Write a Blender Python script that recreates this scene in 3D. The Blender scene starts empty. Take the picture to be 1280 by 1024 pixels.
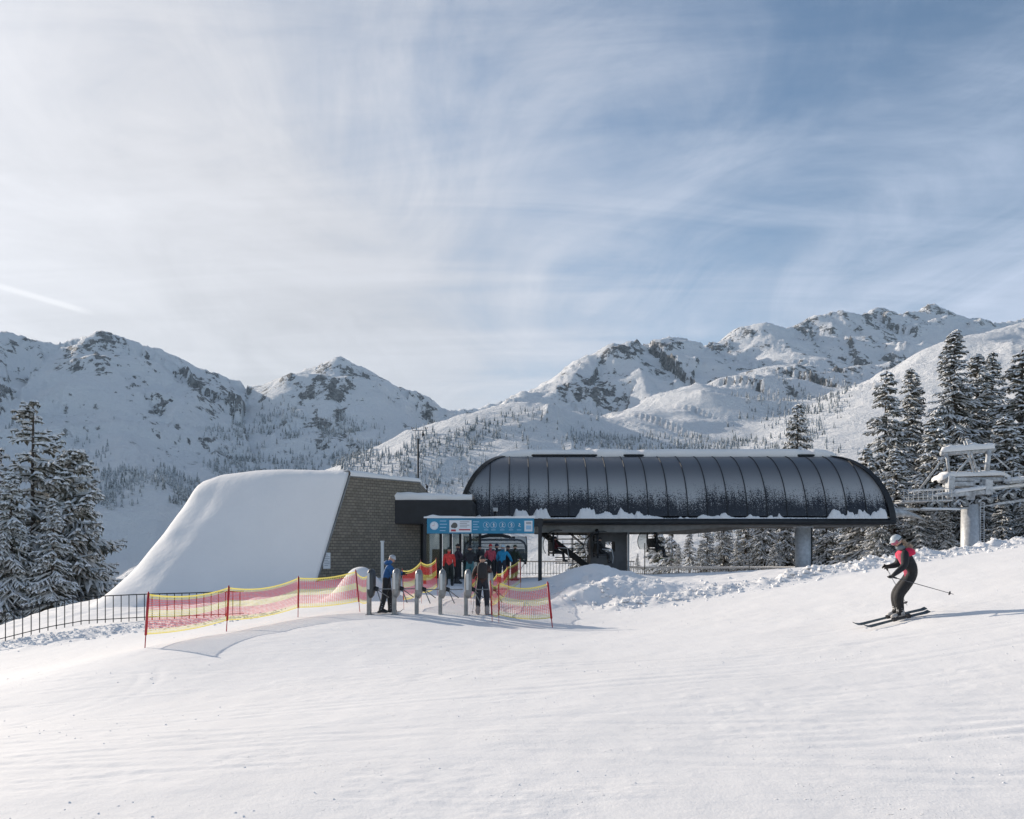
import bpy, bmesh, math, random
import numpy as np
from mathutils import Vector, Matrix, Quaternion
random.seed(7)
rad = math.radians
S = bpy.context.scene
COL = S.collection
# ---------------------------------------------------------------- camera (at the world origin, looking along +Y)
F = 1000.0; HX = 640.0; HY = 685.0          # focal length / principal point in pixels of the 1280x1024 photograph
cd = bpy.data.cameras.new('camera'); cam = bpy.data.objects.new('camera', cd); COL.objects.link(cam)
cam.location = (0, 0, 0); cam.rotation_euler = (rad(90), 0, 0)
cd.sensor_width = 36; cd.lens = 36*F/1280; cd.shift_y = (HY-512)/1280
cd.clip_start = 0.1; cd.clip_end = 60000
S.camera = cam
# ---------------------------------------------------------------- sun and sky
SUN_AZ = 49.0; SUN_EL = 21.0                 # degrees left of the view axis / above the horizon
sdir = Vector((-math.sin(rad(SUN_AZ))*math.cos(rad(SUN_EL)), math.cos(rad(SUN_AZ))*math.cos(rad(SUN_EL)), math.sin(rad(SUN_EL))))
ld = bpy.data.lights.new('sun', 'SUN'); lo = bpy.data.objects.new('sun', ld); COL.objects.link(lo)
ld.energy = 4.0; ld.angle = rad(0.6); ld.color = (1.0, 0.89, 0.76)
lo.rotation_euler = sdir.to_track_quat('Z', 'Y').to_euler()
S.view_settings.view_transform = 'Standard'; S.view_settings.look = 'None'
S.view_settings.exposure = 0.47; S.view_settings.gamma = 1.0
S.cycles.max_bounces = 8; S.cycles.transparent_max_bounces = 24; S.cycles.volume_bounces = 0

class NT:                                     # tiny node-graph helper
    def __init__(s, tree): s.t = tree; s.n = tree.nodes; s.l = tree.links
    def new(s, typ, **kw):
        n = s.n.new(typ)
        for k, v in kw.items(): setattr(n, k, v)
        return n
    def put(s, sock, v):
        if hasattr(v, 'is_output') or isinstance(v, bpy.types.NodeSocket): s.l.new(v, sock)
        elif v is not None:
            try: sock.default_value = v
            except Exception: sock.default_value = (*v, 1.0)
    def math(s, op, a, b=None, c=None, clamp=False):
        n = s.new('ShaderNodeMath', operation=op, use_clamp=clamp)
        s.put(n.inputs[0], a)
        if b is not None: s.put(n.inputs[1], b)
        if c is not None: s.put(n.inputs[2], c)
        return n.outputs[0]
    def vmath(s, op, a, b=None, out=0):
        n = s.new('ShaderNodeVectorMath', operation=op); s.put(n.inputs[0], a)
        if b is not None: s.put(n.inputs[1], b)
        return n.outputs['Value'] if op in ('DOT_PRODUCT', 'LENGTH') else n.outputs[0]
    def ramp(s, v, a, b, lo=0.0, hi=1.0, smooth=True):
        n = s.new('ShaderNodeMapRange'); n.interpolation_type = 'SMOOTHSTEP' if smooth else 'LINEAR'
        s.put(n.inputs[0], v)
        for i, q in enumerate((a, b, lo, hi)): s.put(n.inputs[1+i], q)
        return n.outputs[0]
    def noise(s, vec, scale, detail=4, rough=0.55, dist=0.0):
        n = s.new('ShaderNodeTexNoise'); s.put(n.inputs['Vector'], vec)
        n.inputs['Scale'].default_value = scale; n.inputs['Detail'].default_value = detail
        n.inputs['Roughness'].default_value = rough; n.inputs['Distortion'].default_value = dist
        return n.outputs[0]
    def mix(s, f, a, b):
        n = s.new('ShaderNodeMix', data_type='RGBA')
        s.put(n.inputs[0], f)
        for i, v in ((6, a), (7, b)):
            if isinstance(v, bpy.types.NodeSocket): s.l.new(v, n.inputs[i])
            else: n.inputs[i].default_value = (*v[:3], 1.0)
        return n.outputs[2]
    def scale(s, vec, sc, loc=(0, 0, 0), rot=(0, 0, 0)):
        n = s.new('ShaderNodeMapping'); s.put(n.inputs[0], vec)
        n.inputs['Scale'].default_value = sc; n.inputs['Location'].default_value = loc; n.inputs['Rotation'].default_value = rot
        return n.outputs[0]

W = bpy.data.worlds.new('World'); S.world = W; W.use_nodes = True
wt = NT(W.node_tree); wt.n.clear()
sky = wt.new('ShaderNodeTexSky', sky_type='NISHITA'); sky.sun_disc = False
sky.sun_elevation = rad(SUN_EL); sky.sun_rotation = rad(-SUN_AZ); sky.altitude = 1800; sky.air_density = 1.0; sky.dust_density = 0.6; sky.ozone_density = 1.5
SKY = 0.108
gen = wt.new('ShaderNodeTexCoord').outputs['Generated']
sep = wt.new('ShaderNodeSeparateXYZ'); wt.l.new(gen, sep.inputs[0])
zc = wt.math('ADD', wt.math('MAXIMUM', sep.outputs[2], 0.0), 0.10)
px_ = wt.math('DIVIDE', sep.outputs[0], zc); py_ = wt.math('DIVIDE', sep.outputs[1], zc)
cmb = wt.new('ShaderNodeCombineXYZ'); wt.l.new(px_, cmb.inputs[0]); wt.l.new(py_, cmb.inputs[1])
P2 = cmb.outputs[0]
n_big = wt.noise(wt.scale(P2, (0.55, 0.40, 1), (1.3, 0.4, 0), (0, 0, rad(25))), 1.0, 4, 0.55, 0.6)
n_str = wt.noise(wt.scale(P2, (0.55, 2.6, 1), (0, 0, 0), (0, 0, rad(-14))), 1.2, 7, 0.62, 0.9)
n_fib = wt.noise(wt.scale(P2, (1.3, 0.8, 1), (3, 7, 0), (0, 0, rad(38))), 1.5, 8, 0.62, 1.6)
sun_dot = wt.vmath('DOT_PRODUCT', wt.vmath('NORMALIZE', gen), tuple(sdir))
near = wt.ramp(sun_dot, 0.45, 1.0)
nearer = wt.math('POWER', wt.math('MAXIMUM', sun_dot, 0.0), 14.0)
low = wt.ramp(sep.outputs[2], 0.62, 0.2)           # veil is thicker towards the horizon
cov = wt.math('ADD', wt.math('MULTIPLY', n_big, 0.75), wt.math('MULTIPLY', n_str, 0.42))
cov = wt.math('ADD', cov, wt.math('MULTIPLY', n_fib, 0.46))
cov = wt.math('ADD', cov, wt.math('MULTIPLY', near, 0.42))
cov = wt.math('ADD', cov, wt.math('MULTIPLY', low, 0.34))
cov = wt.ramp(cov, 0.68, 1.36)
cov = wt.math('MULTIPLY', cov, wt.ramp(sun_dot, -0.75, 0.30, 0.45, 1.0))   # veil densest sunward; thinner unseen part behind is added for fill light
# contrail: a short thin arc between two directions
def pdir(x, y): return Vector(((x-HX)/F, 1.0, (HY-y)/F)).normalized()
c1, c2 = pdir(-90, 332), pdir(124, 394)
cn = c1.cross(c2).normalized(); ct = cn.cross(c1).normalized()
dn = wt.math('ABSOLUTE', wt.vmath('DOT_PRODUCT', wt.vmath('NORMALIZE', gen), tuple(cn)))
dt = wt.vmath('DOT_PRODUCT', wt.vmath('NORMALIZE', gen), tuple(ct)); tl = c2.dot(ct)
ctr = wt.math('MULTIPLY', wt.ramp(dn, 0.0045, 0.0008), wt.ramp(dt, tl, tl*0.82))
ctr = wt.math('MULTIPLY', ctr, wt.ramp(dt, -0.05, 0.0)); ctr = wt.math('MULTIPLY', ctr, 0.55)
skyc = wt.vmath('MULTIPLY', sky.outputs[0], (0.95, 0.98, 0.94))
cl_b = wt.math('MULTIPLY', wt.math('MULTIPLY_ADD', nearer, 1.9, 4.9), wt.math('ADD', 0.66, wt.math('ADD', wt.math('MULTIPLY', n_str, 0.38), wt.math('MULTIPLY', n_fib, 0.36))))     # veil cloud radiance (forward scattering towards the sun)
clc = wt.new('ShaderNodeVectorMath', operation='SCALE'); wt.l.new(wt.mix(wt.ramp(sun_dot, 0.2, 0.95), (0.82, 0.92, 1.14), (1.0, 0.99, 1.02)), clc.inputs[0]); wt.l.new(cl_b, clc.inputs[3])
covf = wt.math('MULTIPLY', cov, 0.92)
mx = wt.mix(ctr, wt.mix(covf, skyc, clc.outputs[0]), (7.6, 7.6, 7.8))
bg = wt.new('ShaderNodeBackground'); wt.l.new(mx, bg.inputs[0]); bg.inputs[1].default_value = SKY
wo = wt.new('ShaderNodeOutputWorld'); wt.l.new(bg.outputs[0], wo.inputs[0])

# ---------------------------------------------------------------- helpers
def P(px, py, Y): return Vector(((px-HX)/F*Y, Y, (HY-py)/F*Y))
def h2(xi, yi, seed):
    h = (xi*374761393 + yi*668265263 + seed*974711) & 0xffffffff
    h = ((h ^ (h >> 13))*1274126177) & 0xffffffff
    return ((h ^ (h >> 16)) & 0xffff)/65535.0
def vnoise(x, y, seed=0):
    x = np.asarray(x, float); y = np.asarray(y, float)
    xi = np.floor(x).astype(np.int64); yi = np.floor(y).astype(np.int64); fx = x-xi; fy = y-yi
    fx = fx*fx*fx*(fx*(fx*6-15)+10); fy = fy*fy*fy*(fy*(fy*6-15)+10)
    a = h2(xi, yi, seed); b = h2(xi+1, yi, seed); c = h2(xi, yi+1, seed); d = h2(xi+1, yi+1, seed)
    return (a+(b-a)*fx)*(1-fy)+(c+(d-c)*fx)*fy
def fbm(x, y, seed=0, o=4, g=0.5):
    s = 0; a = 1; t = 0
    for i in range(o):
        s = s+a*(vnoise(x, y, seed+i*17)-0.5); t += a; a *= g
        x, y = x*1.93+y*0.51+5.1, y*1.93-x*0.51*0.97+2.3
    return s/t*2
def ridged(x, y, seed=0, o=4, g=0.5):
    s = 0; a = 1; t = 0
    for i in range(o):
        n = 1-np.abs(vnoise(x, y, seed+i*31)*2-1); s = s+a*n*n; t += a; a *= g
        x, y = x*1.87+y*0.6+9.1, y*1.87-x*0.6+3.7
    return s/t
def smooth(a, b, x):
    t = np.clip((x-a)/(b-a), 0, 1); return t*t*(3-2*t)

MATS = {}
def mat(name, col=(0.5, 0.5, 0.5), rough=0.6, metal=0.0, var=0.0, vscale=3.0, bump=0.0, bscale=20.0, spec=0.5, sss=0.0):
    if name in MATS: return MATS[name]
    m = bpy.data.materials.new(name); m.use_nodes = True; t = NT(m.node_tree)
    b = t.n['Principled BSDF']; b.inputs['Roughness'].default_value = rough; b.inputs['Metallic'].default_value = metal
    b.inputs['Specular IOR Level'].default_value = spec
    b.inputs['Base Color'].default_value = (*col, 1)
    oc = t.new('ShaderNodeTexCoord').outputs['Object']
    if var > 0:
        n = t.noise(oc, vscale, 5, 0.6)
        lo = tuple(c*(1-var) for c in col); hi = tuple(min(1, c*(1+var)) for c in col)
        t.l.new(t.mix(t.ramp(n, 0.3, 0.7), lo, hi), b.inputs['Base Color'])
    if bump > 0:
        bn = t.new('ShaderNodeBump'); bn.inputs['Strength'].default_value = bump; bn.inputs['Distance'].default_value = 0.02
        t.l.new(t.noise(oc, bscale, 4, 0.6), bn.inputs['Height']); t.l.new(bn.outputs[0], b.inputs['Normal'])
    MATS[name] = m; return m

def tag(o, label=None, cat=None, group=None, kind=None):
    if label: o['label'] = label
    if cat: o['category'] = cat
    if group: o['group'] = group
    if kind: o['kind'] = kind
    return o
def thing(name, label, cat, loc=(0, 0, 0), rotz=0.0, group=None):
    o = bpy.data.objects.new(name, None); COL.objects.link(o); o.empty_display_size = 0.2
    o.location = loc; o.rotation_euler = (0, 0, rotz); return tag(o, label, cat, group)
def dup(root, loc=None, rotz=None, label=None, scale=None):
    r = root.copy(); COL.objects.link(r)
    if loc is not None: r.location = loc
    if rotz is not None: r.rotation_euler = (0, 0, rotz)
    if scale is not None: r.scale = scale if hasattr(scale, '__len__') else (scale,)*3
    if label: r['label'] = label
    for ch in list(root.children):
        c = ch.copy(); COL.objects.link(c); c.parent = r
        for g in list(ch.children):
            d = g.copy(); COL.objects.link(d); d.parent = c
    return r

class MB:
    def __init__(s): s.v = []; s.f = []; s.m = []; s.uv = None
    def face(s, pts, m=0):
        i = len(s.v); s.v += [tuple(p) for p in pts]; s.f.append(tuple(range(i, i+len(pts)))); s.m.append(m)
    def box(s, c, d, m=0, rot=None):
        c = Vector(c); hx, hy, hz = d[0]/2, d[1]/2, d[2]/2
        i = len(s.v)
        for z in (-hz, hz):
            for x, y in ((-hx, -hy), (hx, -hy), (hx, hy), (-hx, hy)):
                p = Vector((x, y, z))
                if rot is not None: p = rot @ p
                s.v.append(tuple(c+p))
        for q in ((3, 2, 1, 0), (4, 5, 6, 7), (0, 1, 5, 4), (1, 2, 6, 5), (2, 3, 7, 6), (3, 0, 4, 7)):
            s.f.append(tuple(i+k for k in q)); s.m.append(m)
        return s
    def beam(s, a, b, w, h, m=0):               # box between two points
        a = Vector(a); b = Vector(b); d = b-a
        r = d.to_track_quat('X', 'Z').to_matrix(); s.box((a+b)/2, (d.length, w, h), m, r); return s
    def tube(s, pts, r, n=8, m=0, cap=True):
        pts = [Vector(p) for p in pts]; rr = r if hasattr(r, '__len__') else [r]*len(pts)
        i0 = len(s.v); up = None
        for k, p in enumerate(pts):
            t = (pts[min(k+1, len(pts)-1)]-pts[max(k-1, 0)]).normalized()
            if up is None:
                up = Vector((0, 0, 1)) if abs(t.z) < 0.9 else Vector((0, 1, 0))
            u = t.cross(up); u = u.normalized() if u.length > 1e-6 else Vector((1, 0, 0)); w = u.cross(t).normalized(); up = w
            for j in range(n):
                a = 2*math.pi*j/n; s.v.append(tuple(p+(u*math.cos(a)+w*math.sin(a))*rr[k]))
        for k in range(len(pts)-1):
            for j in range(n):
                a = i0+k*n+j; b = i0+k*n+(j+1) % n; s.f.append((a, b, b+n, a+n)); s.m.append(m)
        if cap:
            s.f.append(tuple(i0+j for j in reversed(range(n)))); s.m.append(m)
            e = i0+(len(pts)-1)*n; s.f.append(tuple(e+j for j in range(n))); s.m.append(m)
        return s
    def grid(s, rows, m=0, close=False):          # rows: list of equal-length point lists
        i0 = len(s.v); w = len(rows[0])
        for r in rows: s.v += [tuple(p) for p in r]
        for k in range(len(rows)-1):
            for j in range(w if close else w-1):
                a = i0+k*w+j; b = i0+k*w+(j+1) % w; s.f.append((a, b, b+w, a+w)); s.m.append(m)
        return s
    def blob(s, c, r, m=0, n=8, k=5, jit=0.0, rnd=random):
        c = Vector(c); r = r if hasattr(r, '__len__') else (r, r, r); rows = []
        for a in range(k+1):
            th = math.pi*a/k; row = []
            for b in range(n):
                ph = 2*math.pi*b/n; q = 1+(rnd.uniform(-jit, jit) if 0 < a < k else 0)
                row.append(c+Vector((r[0]*math.sin(th)*math.cos(ph)*q, r[1]*math.sin(th)*math.sin(ph)*q, r[2]*math.cos(th)*q)))
            rows.append(row)
        s.grid(rows[::-1], m, close=True); return s
    def build(s, name, mats, parent=None, world=False, smooth=False, bevel=0.0, origin=None, xf=None):
        me = bpy.data.meshes.new(name)
        o0 = Vector(parent.location) if (parent is not None and world) else Vector(origin or (0, 0, 0))
        vs = s.v
        if xf is not None: vs = [tuple(xf @ Vector(p)) for p in vs]
        if o0.length > 0: vs = [(p[0]-o0.x, p[1]-o0.y, p[2]-o0.z) for p in vs]
        me.from_pydata(vs, [], s.f)
        mats = mats if isinstance(mats, (list, tuple)) else [mats]
        for q in mats: me.materials.append(q)
        if len(mats) > 1: me.polygons.foreach_set('material_index', s.m)
        if smooth: me.polygons.foreach_set('use_smooth', [True]*len(s.f))
        me.update()
        o = bpy.data.objects.new(name, me); COL.objects.link(o)
        if parent is not None: o.parent = parent
        elif origin is not None: o.location = origin
        if bevel > 0:
            b = o.modifiers.new('bevel', 'BEVEL'); b.width = bevel; b.segments = 2; b.limit_method = 'ANGLE'
        return o

def grid_mesh(name, X, Y, Z, material, attrs=None, smooth_=True):
    r, c = X.shape; me = bpy.data.meshes.new(name)
    co = np.stack([X, Y, Z], -1).reshape(-1, 3).astype(np.float32)
    idx = np.arange(r*c).reshape(r, c)
    q = np.stack([idx[:-1, :-1], idx[:-1, 1:], idx[1:, 1:], idx[1:, :-1]], -1).reshape(-1, 4).astype(np.int32)
    me.vertices.add(len(co)); me.vertices.foreach_set('co', co.ravel())
    me.loops.add(q.size); me.loops.foreach_set('vertex_index', q.ravel())
    me.polygons.add(len(q)); me.polygons.foreach_set('loop_start', np.arange(0, q.size, 4, dtype=np.int32))
    me.polygons.foreach_set('loop_total', np.full(len(q), 4, np.int32))
    me.update(calc_edges=True)
    me.polygons.foreach_set('use_smooth', np.full(len(q), smooth_))
    for k, a in (attrs or {}).items():
        at = me.attributes.new(k, 'FLOAT', 'POINT'); at.data.foreach_set('value', a.ravel().astype(np.float32))
    me.materials.append(material)
    o = bpy.data.objects.new(name, me); COL.objects.link(o); return o

# ---------------------------------------------------------------- snow
def snow_mat(name, base=(0.85, 0.835, 0.825), bumps=((9.0, 0.012), (60.0, 0.003)), rough=0.8, groom=False):
    m = bpy.data.materials.new(name); m.use_nodes = True; t = NT(m.node_tree); b = t.n['Principled BSDF']
    oc = t.new('ShaderNodeTexCoord').outputs['Object']
    b.inputs['Roughness'].default_value = rough; b.inputs['Specular IOR Level'].default_value = 0.12
    n = t.noise(oc, 0.35, 5, 0.6)
    t.l.new(t.mix(t.ramp(n, 0.3, 0.7), tuple(c*0.965 for c in base), base), b.inputs['Base Color'])
    h = None
    for sc, am in bumps:
        q = t.math('MULTIPLY', t.noise(oc, sc, 5, 0.62), am); h = q if h is None else t.math('ADD', h, q)
    if groom:                                   # faint groomer and ski streaks, broken up by noise
        st = t.noise(t.scale(oc, (0.5, 7.0, 1), (0, 0, 0), (0, 0, rad(-7))), 1.3, 5, 0.62, 0.35)
        st2 = t.noise(t.scale(oc, (0.7, 9.0, 1), (0, 0, 0), (0, 0, rad(-32))), 0.9, 4, 0.6, 0.4)
        msk = t.ramp(t.noise(oc, 0.22, 3, 0.5), 0.42, 0.62)
        h = t.math('ADD', h, t.math('MULTIPLY', t.math('MULTIPLY', st, msk), 0.004))
        h = t.math('ADD', h, t.math('MULTIPLY', t.math('MULTIPLY', st2, t.math('SUBTRACT', 1.0, msk)), 0.0045))
        # crumbs of loose snow
        cr = t.ramp(t.noise(oc, 26.0, 2, 0.5), 0.66, 0.80)
        h = t.math('ADD', h, t.math('MULTIPLY', t.math('MULTIPLY', cr, t.ramp(t.noise(oc, 1.1, 3, 0.6), 0.5, 0.7)), 0.02))
    bn = t.new('ShaderNodeBump'); bn.inputs['Strength'].default_value = 1.0; bn.inputs['Distance'].default_value = 1.0
    t.l.new(h, bn.inputs['Height']); t.l.new(bn.outputs[0], b.inputs['Normal'])
    return m
M_PISTE = snow_mat('piste_snow', bumps=((2.2, 0.007), (11.0, 0.0055), (45.0, 0.0034)), groom=True)
M_SNOW = snow_mat('loose_snow', bumps=((4.0, 0.02), (25.0, 0.004)))
M_ROOFSNOW = snow_mat('roof_snow', bumps=((0.7, 0.05), (3.5, 0.012), (16.0, 0.004)))

# ---------------------------------------------------------------- near ground: thin-plate spline through surveyed points
CP = [  # photo x, y, distance
 (0,1024,5.2),(640,1024,5.05),(1280,1024,4.9),(-300,1024,5.4),(1600,1024,4.8),
 (180,808,19),(283,790,22.4),(372,771,25.5),(448,764,25.5),(475,768,24.7),(605,769,24.6),(690,784,22.9),
 (0,803,28),(100,786,29),(180,775,30),(300,768,31.5),(0,850,19),(-200,860,22),(-250,830,28),
 (1120,776,15.7),(1066,788,15.3),(1160,766,16.1),(1280,772,13.6),(1280,850,9.5),(900,850,11),(500,850,13),(200,880,12.5),
 (720,766,27),(880,748,27),(1000,727,27),(1100,708,27.5),(1200,693,28),(1280,681,29),(1500,650,32),(1800,620,36),
 (560,733,37),(620,725,42),(480,728,34),(540,745,31),(640,728,38),
 (900,716,46),(1004,718,46),(760,720,47),(640,722,50),(500,722,50),
 (245,752,36),(395,725,36.6),(130,757,36),(900,722,56),(700,725,56),(1100,722,50),(1250,715,50),(1500,700,52)]
cx = np.array([P(*c) for c in CP]); cxy = cx[:, :2]; cz = cx[:, 2]
def tps_k(d2): return np.where(d2 > 1e-9, 0.5*d2*np.log(np.maximum(d2, 1e-9)), 0.0)
nC = len(CP); A_ = np.zeros((nC+3, nC+3)); D2 = ((cxy[:, None]-cxy[None])**2).sum(-1)
A_[:nC, :nC] = tps_k(D2)+np.eye(nC)*2.5; A_[:nC, nC:] = np.c_[np.ones(nC), cxy]; A_[nC:, :nC] = A_[:nC, nC:].T
wts = np.linalg.solve(A_, np.r_[cz, 0, 0, 0])
def tps(x, y):
    sh = np.shape(x); q = np.stack([np.ravel(x), np.ravel(y)], -1); out = np.empty(len(q))
    for i in range(0, len(q), 60000):
        p = q[i:i+60000]; d2 = ((p[:, None]-cxy[None])**2).sum(-1)
        out[i:i+60000] = tps_k(d2) @ wts[:nC]+wts[nC]+p @ wts[nC+1:]
    return out.reshape(sh)
crest = np.array([(3.0, 27.6), (6.8, 27.9), (9.8, 27.7), (12.8, 28.0), (15.9, 28.4), (19.0, 29.0), (27.0, 31.0), (45, 37)])
def windrow(x, y):                               # lumpy snow thrown up along the piste edge
    yc = np.interp(x, crest[:, 0], crest[:, 1])+0.35*(vnoise(x*0.7, x*0, 5)-0.5)
    on = smooth(2.2, 4.2, x)
    w = 0.62+0.2*vnoise(x*1.1, x*0, 6)
    a = 0.13+0.13*vnoise(x*0.9+3, y*0.6, 8)
    lump = 0.35+1.0*vnoise(x*2.3, y*2.3, 21)*0.7+0.55*vnoise(x*5.1, y*5.1, 22)+0.4*vnoise(x*9, y*9, 23)
    return on*a*lump*np.exp(-((y-yc)/w)**2)
_tr = random.Random(12)
TRACKS = []
for _k in range(26):
    _y = 6.2+15.5*_tr.random(); _s = _tr.uniform(-0.35, 0.25); _c = _tr.uniform(-0.018, 0.014); _d = _tr.uniform(0.003, 0.007)
    TRACKS.append((_tr.random()*20, _y, _s, _c, _d)); TRACKS.append((TRACKS[-1][0], _y+_tr.uniform(.28, .45), _s, _c, _d*0.8))
def gz(x, y, fine=True):
    x = np.asarray(x, float); y = np.asarray(y, float)
    yy = np.clip(y, 1.0, 58.0); xx = np.clip(x, -26.0, 40.0)
    z = tps(xx, yy)
    z = np.where(y < 4.8, np.minimum(z, -1.62), z)
    # mounds in front of the station
    z = z+0.86*np.exp(-(((x-3.6)/2.0)**2+((y-35.6)/1.8)**2)**1.0)
    z = z+0.66*np.exp(-(((x-4.1)/2.3)**2+((y-30.3)/1.3)**2)**1.2)
    z = z+0.30*np.exp(-(((x-2.7)/1.3)**2+((y-29.2)/0.7)**2)**1.5)*(0.7+0.6*vnoise(x*2.2, y*2.2, 3))
    ck = np.exp(-(((x-4.0)/3.0)**2+((y-32.0)/4.2)**2)**2); z = z+ck*(0.26*fbm(x*1.3, y*1.3, 61, 4, 0.6)+0.07*(ridged(x*2.6, y*2.6, 62, 3)-0.4))
    z = z+windrow(x, y)
    # the fall of the slope right under the skier
    dx_, dy_ = x-7.55, y-15.7; pz = -1.425+0.205*dx_-0.02*dy_; wq = np.exp(-((dx_/1.7)**2+(dy_/1.5)**2)**1.5); z = z*(1-wq)+pz*wq
    # little heap beside the first turnstile and drifts at the foot of the wall
    z = z+1.15*np.exp(-(((x+5.9)/0.9)**2+((y-31.0)/1.0)**2)**1.2)
    # trampled strip before the left railing
    tr = np.exp(-((y-(27.2+0.21*(x+17)))/1.3)**2)*smooth(-9.5, -12.5, x)
    z = z+tr*(0.20*ridged(x*1.5, y*1.5, 33, 4)-0.03)
    if fine:
        loose = smooth(30, 34, y)*0.6+0.15
        z = z+(0.022+0.03*smooth(26, 32, y))*fbm(x*0.5, y*0.5, 2, 3)+loose*0.06*fbm(x*2.1, y*2.1, 4, 3)
        # shallow old tracks curving below the left net
        for (cx0, cy0, R0) in ((-12.2, 12.9, 5.6), (-12.2, 12.9, 5.95), (2.0, 30.0, 17.0)):
            d = np.abs(np.hypot(x-cx0, y-cy0)-R0); z = z-0.013*vnoise(x*0.8, y*0.8, 51)*np.exp(-(d/0.09)**2)*smooth(-0.3, 0.2, (x-cx0)/R0)
    # ski tracks and scuffed patches across the piste
    if fine:
        for (k0, a0, a1, a2, dp) in TRACKS:
            d = y-(a0+a1*x+a2*x*x); env = smooth(0.25, 0.6, vnoise(x*0.22+k0, x*0, int(k0*7)))*smooth(27, 24, y)
            z = z-dp*env*(np.exp(-(d/0.06)**2)-0.5*np.exp(-((d-0.14)/0.07)**2))
        scf = smooth(0.60, 0.80, vnoise(x*0.35+2, y*0.6, 71)*0.6+vnoise(x*1.3, y*1.9, 72)*0.4)*smooth(27, 24, y)
        z = z+scf*0.010*fbm(x*4.5+y, y*7.5, 73, 3, 0.6)
    # the land falls away: behind the terrace, left of the railing
    edge = 57.5+3*(vnoise(x*0.1, x*0, 9)-0.5)-8.0*smooth(14, 30, x)
    d1 = np.maximum(0, y-edge); z = z-0.30*d1-0.004*d1**2*np.exp(-d1/80)
    xe = -20.5-0.10*(y-28); d2 = np.maximum(0, xe-x)*smooth(22, 30, y); z = z-0.42*np.minimum(d2, 60)
    return z
def gz1(x, y): return float(gz(np.array([x]), np.array([y]))[0])

tt = np.concatenate([np.linspace(-1.15, -0.72, 60), np.linspace(-0.715, 0.715, 620), np.linspace(0.72, 1.15, 60)])
yy = [0.6]
while yy[-1] < 150: yy.append(yy[-1]+max(0.025, (yy[-1]*0.0055 if not 25 < yy[-1] < 37 else 0.11) if yy[-1] < 62 else yy[-1]*0.02))
yy = np.array(yy); T_, Y_ = np.meshgrid(tt, yy); X_ = T_*(Y_+3.0)
piste = grid_mesh('snow_ground', X_, Y_, gz(X_, Y_), M_PISTE); tag(piste, kind='structure')
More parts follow.
